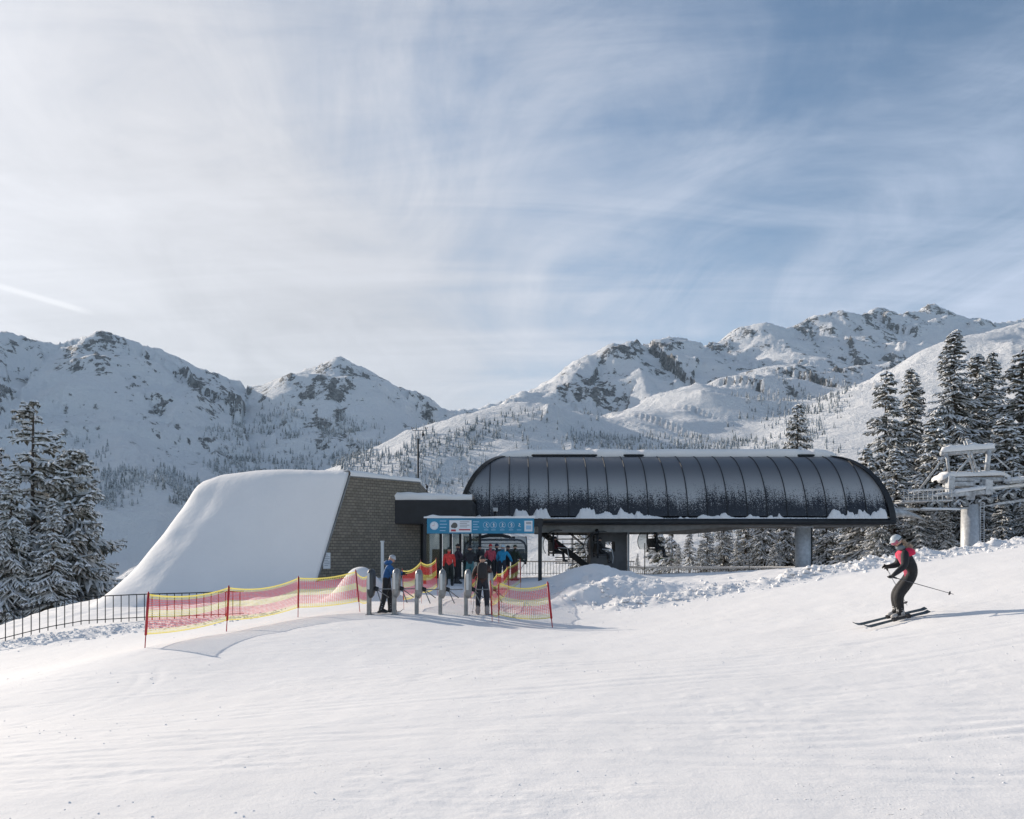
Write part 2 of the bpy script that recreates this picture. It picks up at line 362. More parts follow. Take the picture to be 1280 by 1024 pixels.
# ---------------------------------------------------------------- mountains: one terrain sheet shaped by ridge lines
RIDGES = [  # (slope, rib amplitude, [(photo x, y, distance)...])
 (0.62, 26, [(-420,395,1500),(-250,405,1700),(-100,402,1850),(0,415,1950),(40,421,2000),(75,428,2050),(100,423,2080),(130,415,2100),(150,421,2130),(195,433,2200),(230,452,2280),(262,472,2360),(290,487,2420),(315,484,2400),(352,486,2380),(364,470,2360),(395,458,2340),(425,446,2330),(445,454,2340),(470,481,2380),(500,486,2440),(530,498,2560),(553,514,2700),(590,509,2900),(640,498,3100)]),
 (0.60, 16, [(130,418,2100),(118,470,1900),(150,540,1500),(190,600,1150)]),
 (0.80, 30, [(425,448,2330),(412,500,2150),(404,560,1900),(380,610,1600)]),
 (0.70, 24, [(364,472,2360),(345,520,2100),(300,570,1800)]),
 (0.70, 20, [(500,487,2440),(480,540,2200),(455,590,1850)]),
 (0.50, 8, [(0,415,1950),(-60,480,1600),(-140,560,1200)]),
 # right massif
 (0.66, 30, [(560,548,1250),(605,514,1500),(640,499,1650),(680,484,1800),(715,462,1900),(740,445,1980),(765,429,2050),(785,427,2080),(810,432,2120),(830,421,2150),(850,424,2200),(870,432,2260),(905,425,2330),(930,412,2380),(950,405,2400),(985,408,2450),(1000,403,2470),(1020,395,2500),(1050,388,2530),(1075,392,2600),(1097,385,2680),(1115,392,2750),(1140,391,2800),(1162,379,2850),(1180,390,2900),(1205,398,2950),(1230,405,3000),(1280,398,3100),(1400,380,3200),(1600,350,3200)]),
 (0.70, 22, [(950,408,2400),(985,440,2100),(972,458,1850),(930,473,1600),(870,487,1420),(810,517,1270),(760,527,1200),(700,521,1160),(650,508,1150)]),
 (0.66, 22, [(830,424,2150),(822,460,2000),(790,480,1900)]),
 (0.70, 22, [(740,447,1980),(712,472,1800),(690,492,1700)]),
 (0.75, 30, [(1050,390,2530),(1030,440,2250),(985,475,1950),(950,510,1700),(925,560,1400)]),
 (0.72, 24, [(1097,387,2680),(1090,430,2400),(1070,470,2150)]),
 (0.70, 20, [(930,412,2380),(905,440,2250),(860,452,2150)]),
 (0.60, 10, [(700,521,1160),(670,560,1000),(640,600,850)]),
 (0.55, 8, [(650,508,1150),(600,528,1090),(555,552,1010),(505,592,900),(480,650,800),(470,720,720)]),
 (0.55, 12, [(870,487,1420),(850,530,1200),(830,580,980)]),
 (0.50, 10, [(810,517,1270),(780,560,1050),(740,610,860)]),
 (0.60, 9, [(1600,340,1700),(1450,378,1600),(1280,404,1450),(1225,417,1380),(1195,430,1320),(1165,455,1220),(1130,486,1120),(1080,526,980),(1040,558,870),(1000,590,760),(960,622,640),(900,665,520),(850,690,430)]),
 (0.40, 6, [(1800,280,2000),(1600,330,1700),(1500,385,1400),(1425,455,1050),(1385,535,750),(1350,610,500)]),
 (0.74, 16, [(950,408,2400),(985,440,2150),(1025,480,1850),(1050,520,1550)]),
 (0.74, 16, [(850,426,2200),(880,456,1980),(905,480,1800)]),
 (0.74, 16, [(785,429,2080),(800,460,1850),(812,500,1650)]),
 (0.78, 16, [(1020,397,2500),(1060,430,2260),(1090,462,2040)]),
 (0.74, 14, [(1140,393,2800),(1165,415,2550),(1185,440,2300)]),
 (0.70, 12, [(655,495,1700),(690,512,1480)]),
 (0.62, 14, [(870,487,1420),(905,522,1220),(925,560,1040)]),
 (0.62, 14, [(840,503,1340),(868,538,1150),(880,580,970)]),
 (0.62, 14, [(785,523,1230),(812,552,1060),(828,585,900)]),
 (0.62, 14, [(925,475,1600),(962,512,1380),(985,550,1170)]),
 (0.5, 10, [(1195,428,1320),(1230,440,1450),(1250,425,1600)]),
]
def seg_dist(X, Y, rl, B):
    best = np.full(X.shape, -1e9); bd = np.zeros(X.shape); bs = np.zeros(X.shape); s0 = 0.0
    slope, amp, pts = rl; W3 = [P(*q) for q in pts]
    for a, b in zip(W3[:-1], W3[1:]):
        dx, dy = b.x-a.x, b.y-a.y; L = math.hypot(dx, dy)
        t = np.clip(((X-a.x)*dx+(Y-a.y)*dy)/(L*L), 0, 1)
        d = np.hypot(X-(a.x+t*dx), Y-(a.y+t*dy)); z = a.z+t*(b.z-a.z)
        h = z-slope*(np.sqrt(d*d+B*B)-B)*(1-0.16*np.clip(d/900, 0, 1))
        k = h > best
        best = np.where(k, h, best); bd = np.where(k, d, bd); bs = np.where(k, s0+t*L, bs); s0 += L
    # gullies and ribs running down the fall line
    w = smooth(8, 130, bd)*(1-smooth(700, 1400, bd))
    w = w*float(np.clip((np.mean([q[2] for q in pts])-500)/900, 0.15, 1))
    rib = ridged(bs/95.0+0.6*fbm(X/220, Y/220, 5, 2), bd/420.0, int(abs(pts[0][0]))+3, 4, 0.55)-0.45
    crestn = (ridged(bs/24.0, bd/45.0, 77+int(abs(pts[0][1])), 4, 0.6)-0.5)*amp*0.75*(1-smooth(0, 70, bd))
    return best+amp*rib*w*2.8+crestn, bd
NT_ = 800; tj = np.linspace(-0.86, 0.86, NT_)
yr = [96.0]
while yr[-1] < 3900: yr.append(yr[-1]*1.0085)
yr += [4600, 6000, 9000, 16000]; yr = np.array(yr)
TT, YY = np.meshgrid(tj, yr); XX = TT*YY
ZB = -30-150*smooth(90, 420, YY)+0*XX            # valley floor
ZB = ZB+40*smooth(300, 1500, np.abs(XX))
Z = ZB+0; dmin = np.full(Z.shape, 1e9)
KS = 14.0
for rl in RIDGES:
    q0 = rl[2][0][0] if rl[0] != 0.74 else 0; h, d = seg_dist(XX, YY, rl, {950: 120, 1600: 60, 1800: 100, 650: 60, 810: 80}.get(q0, 12))
    m = np.maximum(Z, h); Z = m+KS*np.log(np.exp((Z-m)/KS)+np.exp((h-m)/KS))-KS*np.log(2)*np.exp(-np.abs(Z-h)/KS)*0.0
    dmin = np.minimum(dmin, d)
Z = Z-KS*0.3
far = smooth(500, 1200, YY)
dsc = np.clip((YY-300)/1500, 0.1, 1.15)
rough = 6.0*dsc*fbm(XX/60, YY/60, 40, 5, 0.55)*far+58*dsc*(ridged(XX/210, YY/260, 50, 5, 0.5)-0.5)*far*smooth(20, 160, dmin)
Z = Z+rough+2.0*fbm(XX/25, YY/25, 60, 3)*(1-far)
# keep the crest line of the far wall as drawn, let everything behind it sink
Z = np.where(YY > 3900, Z*0.2-200, Z)
PXv = HX+F*TT; PYv = HY-F*Z/YY
def ell(lst, soft=0.35):
    r = np.zeros(Z.shape)
    for (a, b, rx, ry, s) in lst:
        q = ((PXv-a)/rx)**2+((PYv-b)/ry)**2; r = np.maximum(r, s*(1-smooth(1-soft, 1+soft, q)))
    return r
# crags of bare rock: where the ground is steep, most of all on the named buttresses
gY = np.gradient(Z, axis=0)/np.gradient(YY, axis=0); gX = np.gradient(Z, axis=1)/np.gradient(XX, axis=1)
steep = np.hypot(gX, gY)
rockn = fbm(XX/38, YY/90, 70, 5, 0.62)
craggy = ell([(400,475,48,26,1.0),(412,520,22,50,.8),(112,445,30,35,.8),(262,486,30,16,.8),(130,425,20,12,.8),(40,435,30,12,.4),(345,500,40,20,.5),(500,492,20,12,.5),
  (782,432,30,18,.8),(765,478,34,14,1.0),(840,455,36,30,.8),(715,490,26,14,.8),(930,425,40,20,.7),(1040,410,46,26,.8),(1100,400,30,18,.8),(1162,392,34,16,.8),(1010,480,60,60,.8),(1085,440,40,40,.6),(950,515,40,40,.7),(1110,430,14,16,.9),(880,432,40,12,.7),(1230,402,40,8,.6),(1240,440,40,12,.5),(650,520,26,12,.5)])
rock = (craggy*0.42+0.55*np.clip(steep-0.80, -0.6, 0.8)+rockn*0.9+0.45*fbm(XX/14, YY/40, 72, 3, 0.6)-0.42)-0.8*(1-smooth(1250, 1500, YY))
Z = Z+np.where(rock > 0, np.minimum(rock, 0.6), 0)*34*(ridged(XX/28, YY/28, 90, 3)-0.4)*smooth(900, 1400, YY)

mt = bpy.data.materials.new('mountain_snow_and_rock'); mt.use_nodes = True; t = NT(mt.node_tree); b = t.n['Principled BSDF']
oc = t.new('ShaderNodeTexCoord').outputs['Object']
at = t.new('ShaderNodeAttribute', attribute_name='rock'); rk = at.outputs['Fac']
rn = t.noise(t.scale(oc, (1, 1, 0.5)), 0.055, 7, 0.72)
rk2 = t.math('ADD', rk, t.math('MULTIPLY', t.math('SUBTRACT', rn, 0.5), 3.4))
rf = t.ramp(rk2, 0.06, 0.20)
rc = t.mix(t.ramp(t.noise(oc, 0.09, 6, 0.7), 0.35, 0.68), (0.075, 0.075, 0.082), (0.34, 0.335, 0.335))
sc_ = t.mix(t.noise(oc, 0.012, 4, 0.5), (0.84, 0.85, 0.87), (0.89, 0.895, 0.90))
t.l.new(t.mix(rf, sc_, rc), b.inputs['Base Color']); b.inputs['Roughness'].default_value = 0.75; b.inputs['Specular IOR Level'].default_value = 0.2
bn = t.new('ShaderNodeBump'); bn.inputs['Strength'].default_value = 0.8; bn.inputs['Distance'].default_value = 1.0
hh = t.math('ADD', t.math('MULTIPLY', t.noise(oc, 0.020, 10, 0.72), 24.0), t.math('MULTIPLY', t.math('MULTIPLY', rf, rn), 14.0))
t.l.new(hh, bn.inputs['Height']); t.l.new(bn.outputs[0], b.inputs['Normal'])
terrain = grid_mesh('mountain_terrain', XX, YY, Z, mt, {'rock': rock}); tag(terrain, kind='structure')

# ---------------------------------------------------------------- far woods on the slopes
WOODS = [ # px, py, rx, ry, density 0..1, height m
 (60,545,70,30,.16,13),(115,565,32,22,.75,14),(150,612,70,26,.95,16),(205,612,60,22,.85,16),(130,545,60,30,.25,13),(230,560,60,40,.12,12),
 (300,560,60,36,.40,14),(275,560,18,34,.6,14),(345,545,40,45,.35,14),(385,560,50,36,.45,14),(445,560,50,40,.6,15),(420,540,20,40,.5,15),(320,585,70,14,.8,15),(300,530,60,24,.2,12),(470,590,60,26,.8,15),
 (560,580,60,42,.95,14),(610,560,70,34,.85,13),(540,575,40,40,.9,14),(660,525,40,16,.5,11),(640,575,80,26,.8,13),(500,600,40,30,.95,14),
 (720,560,90,16,.85,13),(760,575,90,14,.95,14),(840,560,70,18,.6,13),(900,575,80,22,.75,14),(700,540,40,14,.3,11),(740,520,20,8,.35,11),
 (940,530,44,50,.40,12),(985,520,50,50,.45,13),(1030,500,40,40,.3,12),(930,570,60,24,.8,13),(1010,480,30,30,.2,11),
 (1010,590,60,18,.7,14),(1050,570,50,20,.5,13),(1030,580,40,20,.6,13),(1080,530,24,12,.12,9),
 (880,600,120,20,.7,14),(600,640,90,50,.8,14),(720,650,60,40,.6,14),(860,640,60,30,.5,12),(940,650,90,40,.8,13),(1040,640,90,40,.8,13),(640,610,60,30,.8,14)]
rng = np.random.default_rng(5)
dens = np.zeros(Z.shape); hgt = np.full(Z.shape, 13.0)
for (a, bb, rx, ry, s, hm) in WOODS:
    q = ((PXv-a)/rx)**2+((PYv-bb)/ry)**2; w = s*(1-smooth(0.6, 1.25, q)); k = w > dens; hgt = np.where(k, hm, hgt); dens = np.maximum(dens, w)
clump = fbm(XX/55, YY/110, 101, 4, 0.6)
prob = np.clip(dens*1.5+clump*1.5-0.46, 0, 1)*(dens > 0.02)
area = np.abs(np.gradient(XX, axis=1)*np.gradient(YY, axis=0))
ok = (YY > 330) & (YY < 2500)
ppx = np.where(ok, prob*area/(30.0+38*smooth(600, 1500, YY)), 0)
num = rng.poisson(np.clip(ppx, 0, 1.3)); rr_, cc_ = np.nonzero(num)
sel = np.repeat(np.arange(len(rr_)), num[rr_, cc_]); rr_ = rr_[sel]; cc_ = cc_[sel]
N_MAX = 42000
if len(rr_) > N_MAX: k = rng.choice(len(rr_), N_MAX, replace=False); rr_ = rr_[k]; cc_ = cc_[k]
print('far trees', len(rr_))
n = len(rr_); jx = rng.uniform(-.5, .5, n); jy = rng.uniform(-.5, .5, n)
bx = XX[rr_, cc_]+jx*(YY[rr_, cc_]*(tj[1]-tj[0])); by = YY[rr_, cc_]*(1+jy*0.0085); bz = Z[rr_, cc_]-1.0
H_ = hgt[rr_, cc_]*rng.uniform(0.45, 1.15, n)*(0.5+0.5*smooth(500, 1500, YY[rr_, cc_]))
# one tree: three stacked ragged skirts; 5 sides each
tv = []; tf = []; tm = []
for k, (z0, z1, r0) in enumerate(((0.04, 0.50, 0.17), (0.30, 0.74, 0.125), (0.56, 1.0, 0.08))):
    i0 = len(tv)
    for j in range(5):
        a = 2*math.pi*j/5+k*0.6; tv.append((r0*math.cos(a), r0*math.sin(a), z0+0.03*((j*7+k) % 3)))
    tv.append((0, 0, z1))
    for j in range(5): tf.append((i0+j, i0+(j+1) % 5, i0+5))
tv = np.array(tv); tf = np.array(tf)
ang = rng.uniform(0, 6.28, n); ca, sa = np.cos(ang), np.sin(ang); wd = rng.uniform(0.8, 1.25, n)
VX = bx[:, None]+(tv[None, :, 0]*ca[:, None]-tv[None, :, 1]*sa[:, None])*(H_*wd)[:, None]
VY = by[:, None]+(tv[None, :, 0]*sa[:, None]+tv[None, :, 1]*ca[:, None])*(H_*wd)[:, None]
VZ = bz[:, None]+tv[None, :, 2]*H_[:, None]
me = bpy.data.meshes.new('far_forest'); co = np.stack([VX, VY, VZ], -1).reshape(-1, 3).astype(np.float32)
ff = (tf[None]+(np.arange(n)*len(tv))[:, None, None]).reshape(-1, 3).astype(np.int32)
me.vertices.add(len(co)); me.vertices.foreach_set('co', co.ravel()); me.loops.add(ff.size); me.loops.foreach_set('vertex_index', ff.ravel())
me.polygons.add(len(ff)); me.polygons.foreach_set('loop_start', np.arange(0, ff.size, 3, dtype=np.int32)); me.polygons.foreach_set('loop_total', np.full(len(ff), 3, np.int32))
me.update(calc_edges=True)
fm = bpy.data.materials.new('frosted_conifer_far'); fm.use_nodes = True; t = NT(fm.node_tree); b = t.n['Principled BSDF']
oc = t.new('ShaderNodeTexCoord').outputs['Object']
fn = t.noise(oc, 0.35, 4, 0.7); gn = t.noise(oc, 0.02, 3, 0.6)
fr = t.ramp(t.math('ADD', t.math('MULTIPLY', gn, 0.5), fn), 0.50, 0.90)
t.l.new(t.mix(fr, (0.045, 0.060, 0.058), (0.62, 0.64, 0.66)), b.inputs['Base Color']); b.inputs['Roughness'].default_value = 0.9; b.inputs['Specular IOR Level'].default_value = 0.1
me.materials.append(fm); ffo = bpy.data.objects.new('far_forest', me); COL.objects.link(ffo)
tag(ffo, 'far conifer woods frosted with snow spread over the mountain flanks', 'forest', kind='stuff')
# ---------------------------------------------------------------- materials of built things
M_DARK = mat('dark_metal', (0.016, 0.018, 0.022), 0.6, 0.1, spec=0.5, var=0.2)
M_BLACK = mat('black_cladding', (0.011, 0.012, 0.016), 0.55, var=0.25, vscale=2)
M_STEEL = mat('galvanised_steel', (0.52, 0.53, 0.54), 0.5, 0.15, var=0.15, vscale=6)
M_PAINTGREY = mat('grey_painted_steel', (0.22, 0.225, 0.23), 0.5, 0.1, var=0.15)
M_CONC = mat('concrete', (0.16, 0.16, 0.165), 0.85, var=0.2, vscale=1.5, bump=0.4)
M_RUBBER = mat('black_rubber', (0.02, 0.02, 0.02), 0.8)
M_RED = mat('red_post_plastic', (0.42, 0.02, 0.03), 0.5, var=0.15)
M_WHITE = mat('white_enamel', (0.72, 0.73, 0.74), 0.4, var=0.05)
M_LIGHTPIPE = mat('pale_pipe', (0.50, 0.54, 0.56), 0.45)
def glass(name, tint=(0.03, 0.04, 0.045), alpha=0.35, rough=0.03):
    m = bpy.data.materials.new(name); m.use_nodes = True; t = NT(m.node_tree); b = t.n['Principled BSDF']
    b.inputs['Base Color'].default_value = (*tint, 1); b.inputs['Roughness'].default_value = rough; b.inputs['Specular IOR Level'].default_value = 0.7
    tr = t.new('ShaderNodeBsdfTransparent'); mx = t.new('ShaderNodeMixShader'); mx.inputs[0].default_value = alpha
    tr.inputs[0].default_value = (0.75, 0.82, 0.84, 1)
    t.l.new(tr.outputs[0], mx.inputs[1]); t.l.new(b.outputs[0], mx.inputs[2]); t.l.new(mx.outputs[0], t.n['Material Output'].inputs[0]); return m
M_GLASS = glass('window_glass', alpha=0.38)
M_BUBBLE = glass('smoked_bubble', (0.10, 0.11, 0.12), 0.55, 0.12)

def snow_strip(name, rows, parent, world=True, m=None, smooth_=True):
    b = MB(); b.grid(rows); return b.build(name, m or M_ROOFSNOW, parent, world=world, smooth=smooth_)

# ---------------------------------------------------------------- low service building, buried by a snow-covered sloping roof
A = Vector((-7.75, 38.0, 3.42)); Bw = Vector((-4.8, 41.5, 3.42)); D = Vector((-9.05, 36.4, -1.9))
house = thing('lodge_building', 'shingle-clad low building whose sloping roof runs into the ground under a thick smooth snow cover', 'building', (-8, 40, -1.9))
wd_ = (Bw-A).normalized(); wn = Vector((wd_.y, -wd_.x, 0))            # outward normal of the shingled wall
sh = bpy.data.materials.new('wood_shingles'); sh.use_nodes = True; t = NT(sh.node_tree); b = t.n['Principled BSDF']
uvn = t.new('ShaderNodeTexCoord').outputs['UV']
br = t.new('ShaderNodeTexBrick'); t.l.new(uvn, br.inputs['Vector'])
br.offset = 0.5; br.squash = 1.0
for k, v in (('Color1', (0.20, 0.17, 0.132, 1)), ('Color2', (0.29, 0.25, 0.195, 1)), ('Mortar', (0.06, 0.052, 0.042, 1)), ('Scale', 1.0), ('Mortar Size', 0.011), ('Mortar Smooth', 0.15), ('Bias', -0.1), ('Brick Width', 0.24), ('Row Height', 0.14)):
    br.inputs[k].default_value = v
nn = t.noise(uvn, 2.5, 6, 0.65)
t.l.new(t.mix(t.ramp(nn, 0.3, 0.75, 0.0, 0.35), br.outputs[0], (0.20, 0.18, 0.155)), b.inputs['Base Color']); b.inputs['Roughness'].default_value = 0.85
bn = t.new('ShaderNodeBump'); bn.inputs['Strength'].default_value = 0.8; bn.inputs['Distance'].default_value = 0.03
t.l.new(t.math('SUBTRACT', 1.0, br.outputs['Fac']), bn.inputs['Height']); t.l.new(bn.outputs[0], b.inputs['Normal'])
def uv_wall(o, org, u):
    me = o.data; uv = me.uv_layers.new(name='UVMap'); lw = Vector(o.parent.location) if o.parent else Vector((0, 0, 0))
    for l in me.loops:
        p = me.vertices[l.vertex_index].co+lw-org; uv.data[l.index].uv = (p.dot(u), p.z)
b_ = MB(); th = 0.35
Dr = Bw.copy(); Dr.z = -2.2
D0 = D.copy()
off = -wn*th
pol = [D0, Dr, Bw, A]
b_.face([p for p in pol]); b_.face([p+off for p in reversed(pol)])
for i in range(4): b_.face([pol[i], pol[i]+off, pol[(i+1) % 4]+off, pol[(i+1) % 4]])
w_ = b_.build('wall', sh, house, world=True); uv_wall(w_, A, wd_)
# the wall turns the corner at its right end and runs back
b_ = MB(); back = Vector((-0.4, 9, 0)); p0 = Bw-wd_*0.005
b_.face([Vector((p0.x, p0.y, -2.2)), Vector((p0.x, p0.y, -2.2))+back, p0+back, p0]); q = Vector((-0.35, 0, 0))
b_.face([Vector((p0.x, p0.y, -2.2))+back+q, Vector((p0.x, p0.y, -2.2))+q, p0+q, p0+back+q])
w2 = b_.build('wall', sh, house, world=True); uv_wall(w2, A, Vector((0, 1, 0)))
# bare metal verge along the raked edge
b_ = MB(); b_.beam(A+wn*0.02+wd_*0.02, D0+wn*0.02+wd_*0.02, 0.10, 0.06); b_.beam(A+wn*0.025, Bw+wn*0.025+wd_*0.03, 0.07, 0.10); b_.build('verge_trim', M_PAINTGREY, house, world=True)
# body of the roof below the snow (seen only from the side and back)
T = [A+Vector((0.0, 0, 0.06)), Vector((-9.8, 39.0, 3.62)), Vector((-12.2, 40.2, 3.78)), Vector((-14.6, 41.3, 3.74)), Vector((-16.2, 42.1, 3.50)), Vector((-16.5, 43.6, 3.40)), Vector((-15.6, 46.5, 3.3)), Vector((-13.5, 51, 3.2))]
Fo = [D+Vector((0, -0.1, 0)), Vector((-11.4, 36.4, -2.3)), Vector((-14.2, 35.6, -2.75)), Vector((-17.2, 34.0, -3.1)), Vector((-19.8, 35.8, -3.1)), Vector((-21.4, 41.0, -3.6)), Vector((-22.3, 46, -5.6)), Vector((-21.5, 54, -8.0))]
def lerp_list(L, s):
    i = min(int(s), len(L)-2); f = s-i; return L[i].lerp(L[i+1], f)
def cat(L, s):
    i = min(int(s), len(L)-2); f = s-i; p0 = L[max(i-1, 0)]; p1 = L[i]; p2 = L[i+1]; p3 = L[min(i+2, len(L)-1)]
    return 0.5*((2*p1)+(p2-p0)*f+(2*p0-5*p1+4*p2-p3)*f*f+(3*p1-p0-3*p2+p3)*f**3)
rows = []; NS = 96; Ctop = Vector((-6.6, 47.5, 3.25))
for i in range(NS+1):
    s = i/NS*(len(T)-1); tp = cat(T, s); fp = cat(Fo, s); row = []
    inner = tp.lerp(Vector((-9.5+1.6*(-s/7), 48.0, 3.3)), 0.85)
    # from the flat top, over the rounded shoulder, down the slope, flaring out at the foot
    for k in range(0, 9):
        q = inner.lerp(tp, k/9); row.append(q+Vector((0, 0, 0.34-0.10*abs(k/9-0.5))))
    for k in range(0, 41):
        u = k/40; q = tp.lerp(fp, u)
        sag = math.sin(math.pi*u)*0.28 - 0.10*math.sin(2*math.pi*u)
        flare = -0.9*math.sin(math.pi*min(1, u))**2*(0.2+0.8*min(1, s/3.2))*(1 if s > 0.4 else s/0.4)
        q = q+Vector((0, 0, 0.34*(1-u)**0.5+flare*0.6*smooth(0.2, 1.0, u)))
        wz = 0.75*smooth(1.6, 3.2, s)*(1-0.5*smooth(4.2, 5.5, s)); zc = tp.z+(fp.z-tp.z)*(1-(1-u)**1.75)+0.34*(1-u)**0.5; q.z = q.z*(1-wz)+zc*wz
        row.append(q)
    row.append(fp+(fp-tp).normalized()*2.0+Vector((0, 0, -0.6)))
    rows.append(row)
arr = np.array([[tuple(p) for p in r] for r in rows])
# soften the shoulder the way wind rounds a snow cover
for it in range(5):
    a2 = arr.copy(); a2[:, 1:-1] = (arr[:, :-2]+2*arr[:, 1:-1]+arr[:, 2:])/4; arr = a2
nz = fbm(arr[:, :, 0]*0.35+arr[:, :, 2]*0.2, arr[:, :, 2]*0.35+arr[:, :, 1]*0.1, 12, 3)*0.10
edgef = smooth(0, 0.05, np.linspace(0, 1, NS+1))[:, None]
arr[:, :, 2] += nz*edgef
# wind ribs near the left hip
sA = np.linspace(0, len(T)-1, NS+1)[:, None]
rib = 0.05*np.sin(arr[:, :, 2]*3.2+arr[:, :, 0]*1.3+2*fbm(arr[:, :, 0], arr[:, :, 2], 3, 2))*np.exp(-((sA-3.6)/0.6)**2)
arr[:, :, 1] -= rib
arr[0, :, :] += np.array(tuple(wn*0.10))[None]
rr = [[Vector(p) for p in r] for r in arr]
# thickness of the snow seen on the raked edge above the wall
edge0 = [p+Vector((0, 0, -0.30)) - wn*0.1 for p in rr[0]]
snow_strip('roof_snow', [edge0]+rr, house, m=M_ROOFSNOW)
rows = []
for i in range(20):
    u = i/19; q = A.lerp(Bw, u); hN = 0.26-0.10*u+0.03*math.sin(u*9)
    rows.append([q+wn*0.10+Vector((0, 0, 0.0)), q+wn*0.13+Vector((0, 0, hN*0.6)), q+wn*0.03+Vector((0, 0, hN)), q-wn*1.5+Vector((0, 0, hN+0.02)), q-wn*4.5+Vector((0, 0, hN))])
snow_strip('roof_edge_snow', rows, house)
b_ = MB(); b_.face([Bw+wn*.1+Vector((0,0,0)), Bw-wn*4.5, Bw-wn*4.5+Vector((0,0,.16)), Bw+wn*.1+Vector((0,0,.12))]); b_.build('roof_edge_snow', M_ROOFSNOW, house, world=True)

# notice on the wall
nt_ = thing('wall_notice', 'small white notice board fixed low on the shingle-clad wall', 'sign', tuple(A+wd_*0.0+Vector((0, 0, -4.0))+wn*0.03))
nb = A+wd_*(-0.60)+wn*0.06; nb.z = 0.0
Rw = Matrix((wd_, -wn, Vector((0, 0, 1)))).transposed()
b_ = MB(); pc = P(407.5, 701, 37.0); s_ = (pc-A).dot(wd_); pc = A+wd_*s_+wn*0.04; pc.z = -0.59
b_.box(pc, (0.40, 0.04, 0.74), 0, Rw); b_.build('board', M_WHITE, nt_, world=True)
b_ = MB()
for k in range(7):
    b_.box(pc+wn*0.024+Vector((0, 0, 0.26-0.08*k))+wd_*(0 if k % 3 else -0.04), (0.30 if k % 3 else 0.2, 0.006, 0.022), 0, Rw)
b_.build('printed_lines', mat('grey_print', (0.25, 0.27, 0.3)), nt_, world=True)

# weather mast
ms = thing('weather_mast', 'thin dark weather mast with wind sensor standing on the end of the shingled building roof', 'mast', (-4.95, 42.2, 3.4))
b_ = MB(); b_.tube([(0, 0, 0), (0, 0, 2.35)], 0.05, 8); b_.build('pole', M_DARK, ms)
b_ = MB(); b_.tube([(-0.16, 0, 2.3), (-0.16, 0, 2.82)], 0.018, 6); b_.tube([(-0.3, 0, 2.80), (0.42, 0, 2.80)], 0.018, 6); b_.tube([(-0.2, 0, 2.35), (0.12, 0, 2.35)], 0.02, 6); b_.tube([(0.10, 0, 2.35), (0.10, 0, 2.8)], .015, 6)
b_.build('crossarm', M_PAINTGREY, ms)
for x in (-0.30, 0.42):
    b_ = MB(); b_.tube([(x, 0, 2.8), (x, 0, 2.93)], 0.012, 6)
    for a in range(3): b_.blob((x+0.07*math.cos(a*2.1), 0.07*math.sin(a*2.1), 2.93), 0.03, 0, 6, 4)
    b_.build('wind_cup', M_DARK, ms)
b_ = MB(); b_.blob((0.26, 0, 2.58), (0.075, 0.075, 0.09)); b_.tube([(0.26, 0, 2.62), (0.26, 0, 2.80)], 0.015, 6); b_.build('camera_dome', M_DARK, ms, smooth=True)
b_ = MB(); b_.tube([(0.5, -0.3, -0.75), (0.5, -0.3, -0.15), (0.42, -0.2, -0.05)], 0.03, 6); b_.blob((0.5, -0.3, -0.2), (.07, .07, .09)); b_.build('bracket', M_DARK, ms)

# ---------------------------------------------------------------- glazed entrance with the black canopy
ent = thing('entrance_hall', 'glazed entrance with black box canopy between the shingled building and the lift station', 'building', (-4.5, 43, -1.75))
x0, x1 = P(476, 0, 40.2).x, P(579, 0, 40.2).x+0.45
b_ = MB(); b_.box(((x0+x1)/2, 43.6, 1.81), (x1-x0, 6.8, 1.20)); b_.build('canopy', M_BLACK, ent, world=True, bevel=0.02)
rows = []
for i in range(40):
    u = i/39; x = x0+0.32+(x1-x0-0.32)*u; h = (0.20+0.20*smooth(0, 0.1, u)*(1-0.55*smooth(0.15, 0.9, u)))*(0.3+0.7*float(smooth(0, 0.04, u)))+0.015*math.sin(u*31)
    rows.append([Vector((x, 40.27-0.03*math.sin(u*17), 2.405)), Vector((x, 40.18, 2.41+h*0.55)), Vector((x, 40.32, 2.41+h)), Vector((x, 41.5, 2.43+h)), Vector((x, 47, 2.41+h))])
snow_strip('canopy_snow', rows, ent)
yg = 42.6
# mullions and panes
mull = [483, 497.5, 529, 551, 563.5, 575.5, 588, 600]
for k, px in enumerate(mull):
    x = P(px, 0, yg).x; b_ = MB(); w = 0.22 if k in (1, 2) else 0.13
    b_.box((x, yg, -0.27), (w, 0.18, 3.0)); b_.build('mullion', M_BLACK, ent, world=True)
for k in range(1, len(mull)-1):
    xa, xb = P(mull[k], 0, yg).x+0.1, P(mull[k+1], 0, yg).x-0.06
    b_ = MB(); b_.box(((xa+xb)/2, yg+0.03, -0.27), (xb-xa, 0.03, 2.96)); b_.build('glass_pane', M_GLASS, ent, world=True)
b_ = MB(); b_.box((P(541, 0, yg).x, yg+0.01, -1.70), (P(600, 0, yg).x-P(483, 0, yg).x, 0.14, 0.14)); b_.build('threshold', M_BLACK, ent, world=True)
b_ = MB(); b_.box((P(489.5, 0, 42.8).x, yg+0.25, -0.27), (0.52, 0.06, 2.94)); b_.build('side_panel', mat('olive_panel', (0.16, 0.155, 0.13), 0.7, var=0.2), ent, world=True)
xa, xb = P(483, 0, yg).x, P(600, 0, yg).x
for k, (px, w, col) in enumerate(((545, .5, (0.30, 0.16, 0.10)), (558, .4, (0.45, 0.40, 0.25)), (583, .4, (0.28, 0.36, 0.30)), (510, .9, (0.12, 0.12, 0.12)))):
    b_ = MB(); b_.box((P(px, 0, 45).x, 45.5, -0.9), (w, 0.4, 1.65)); b_.build('counter_cabinet', mat('cabinet_%d' % k, col, 0.6, var=0.3), ent, world=True, bevel=0.03)
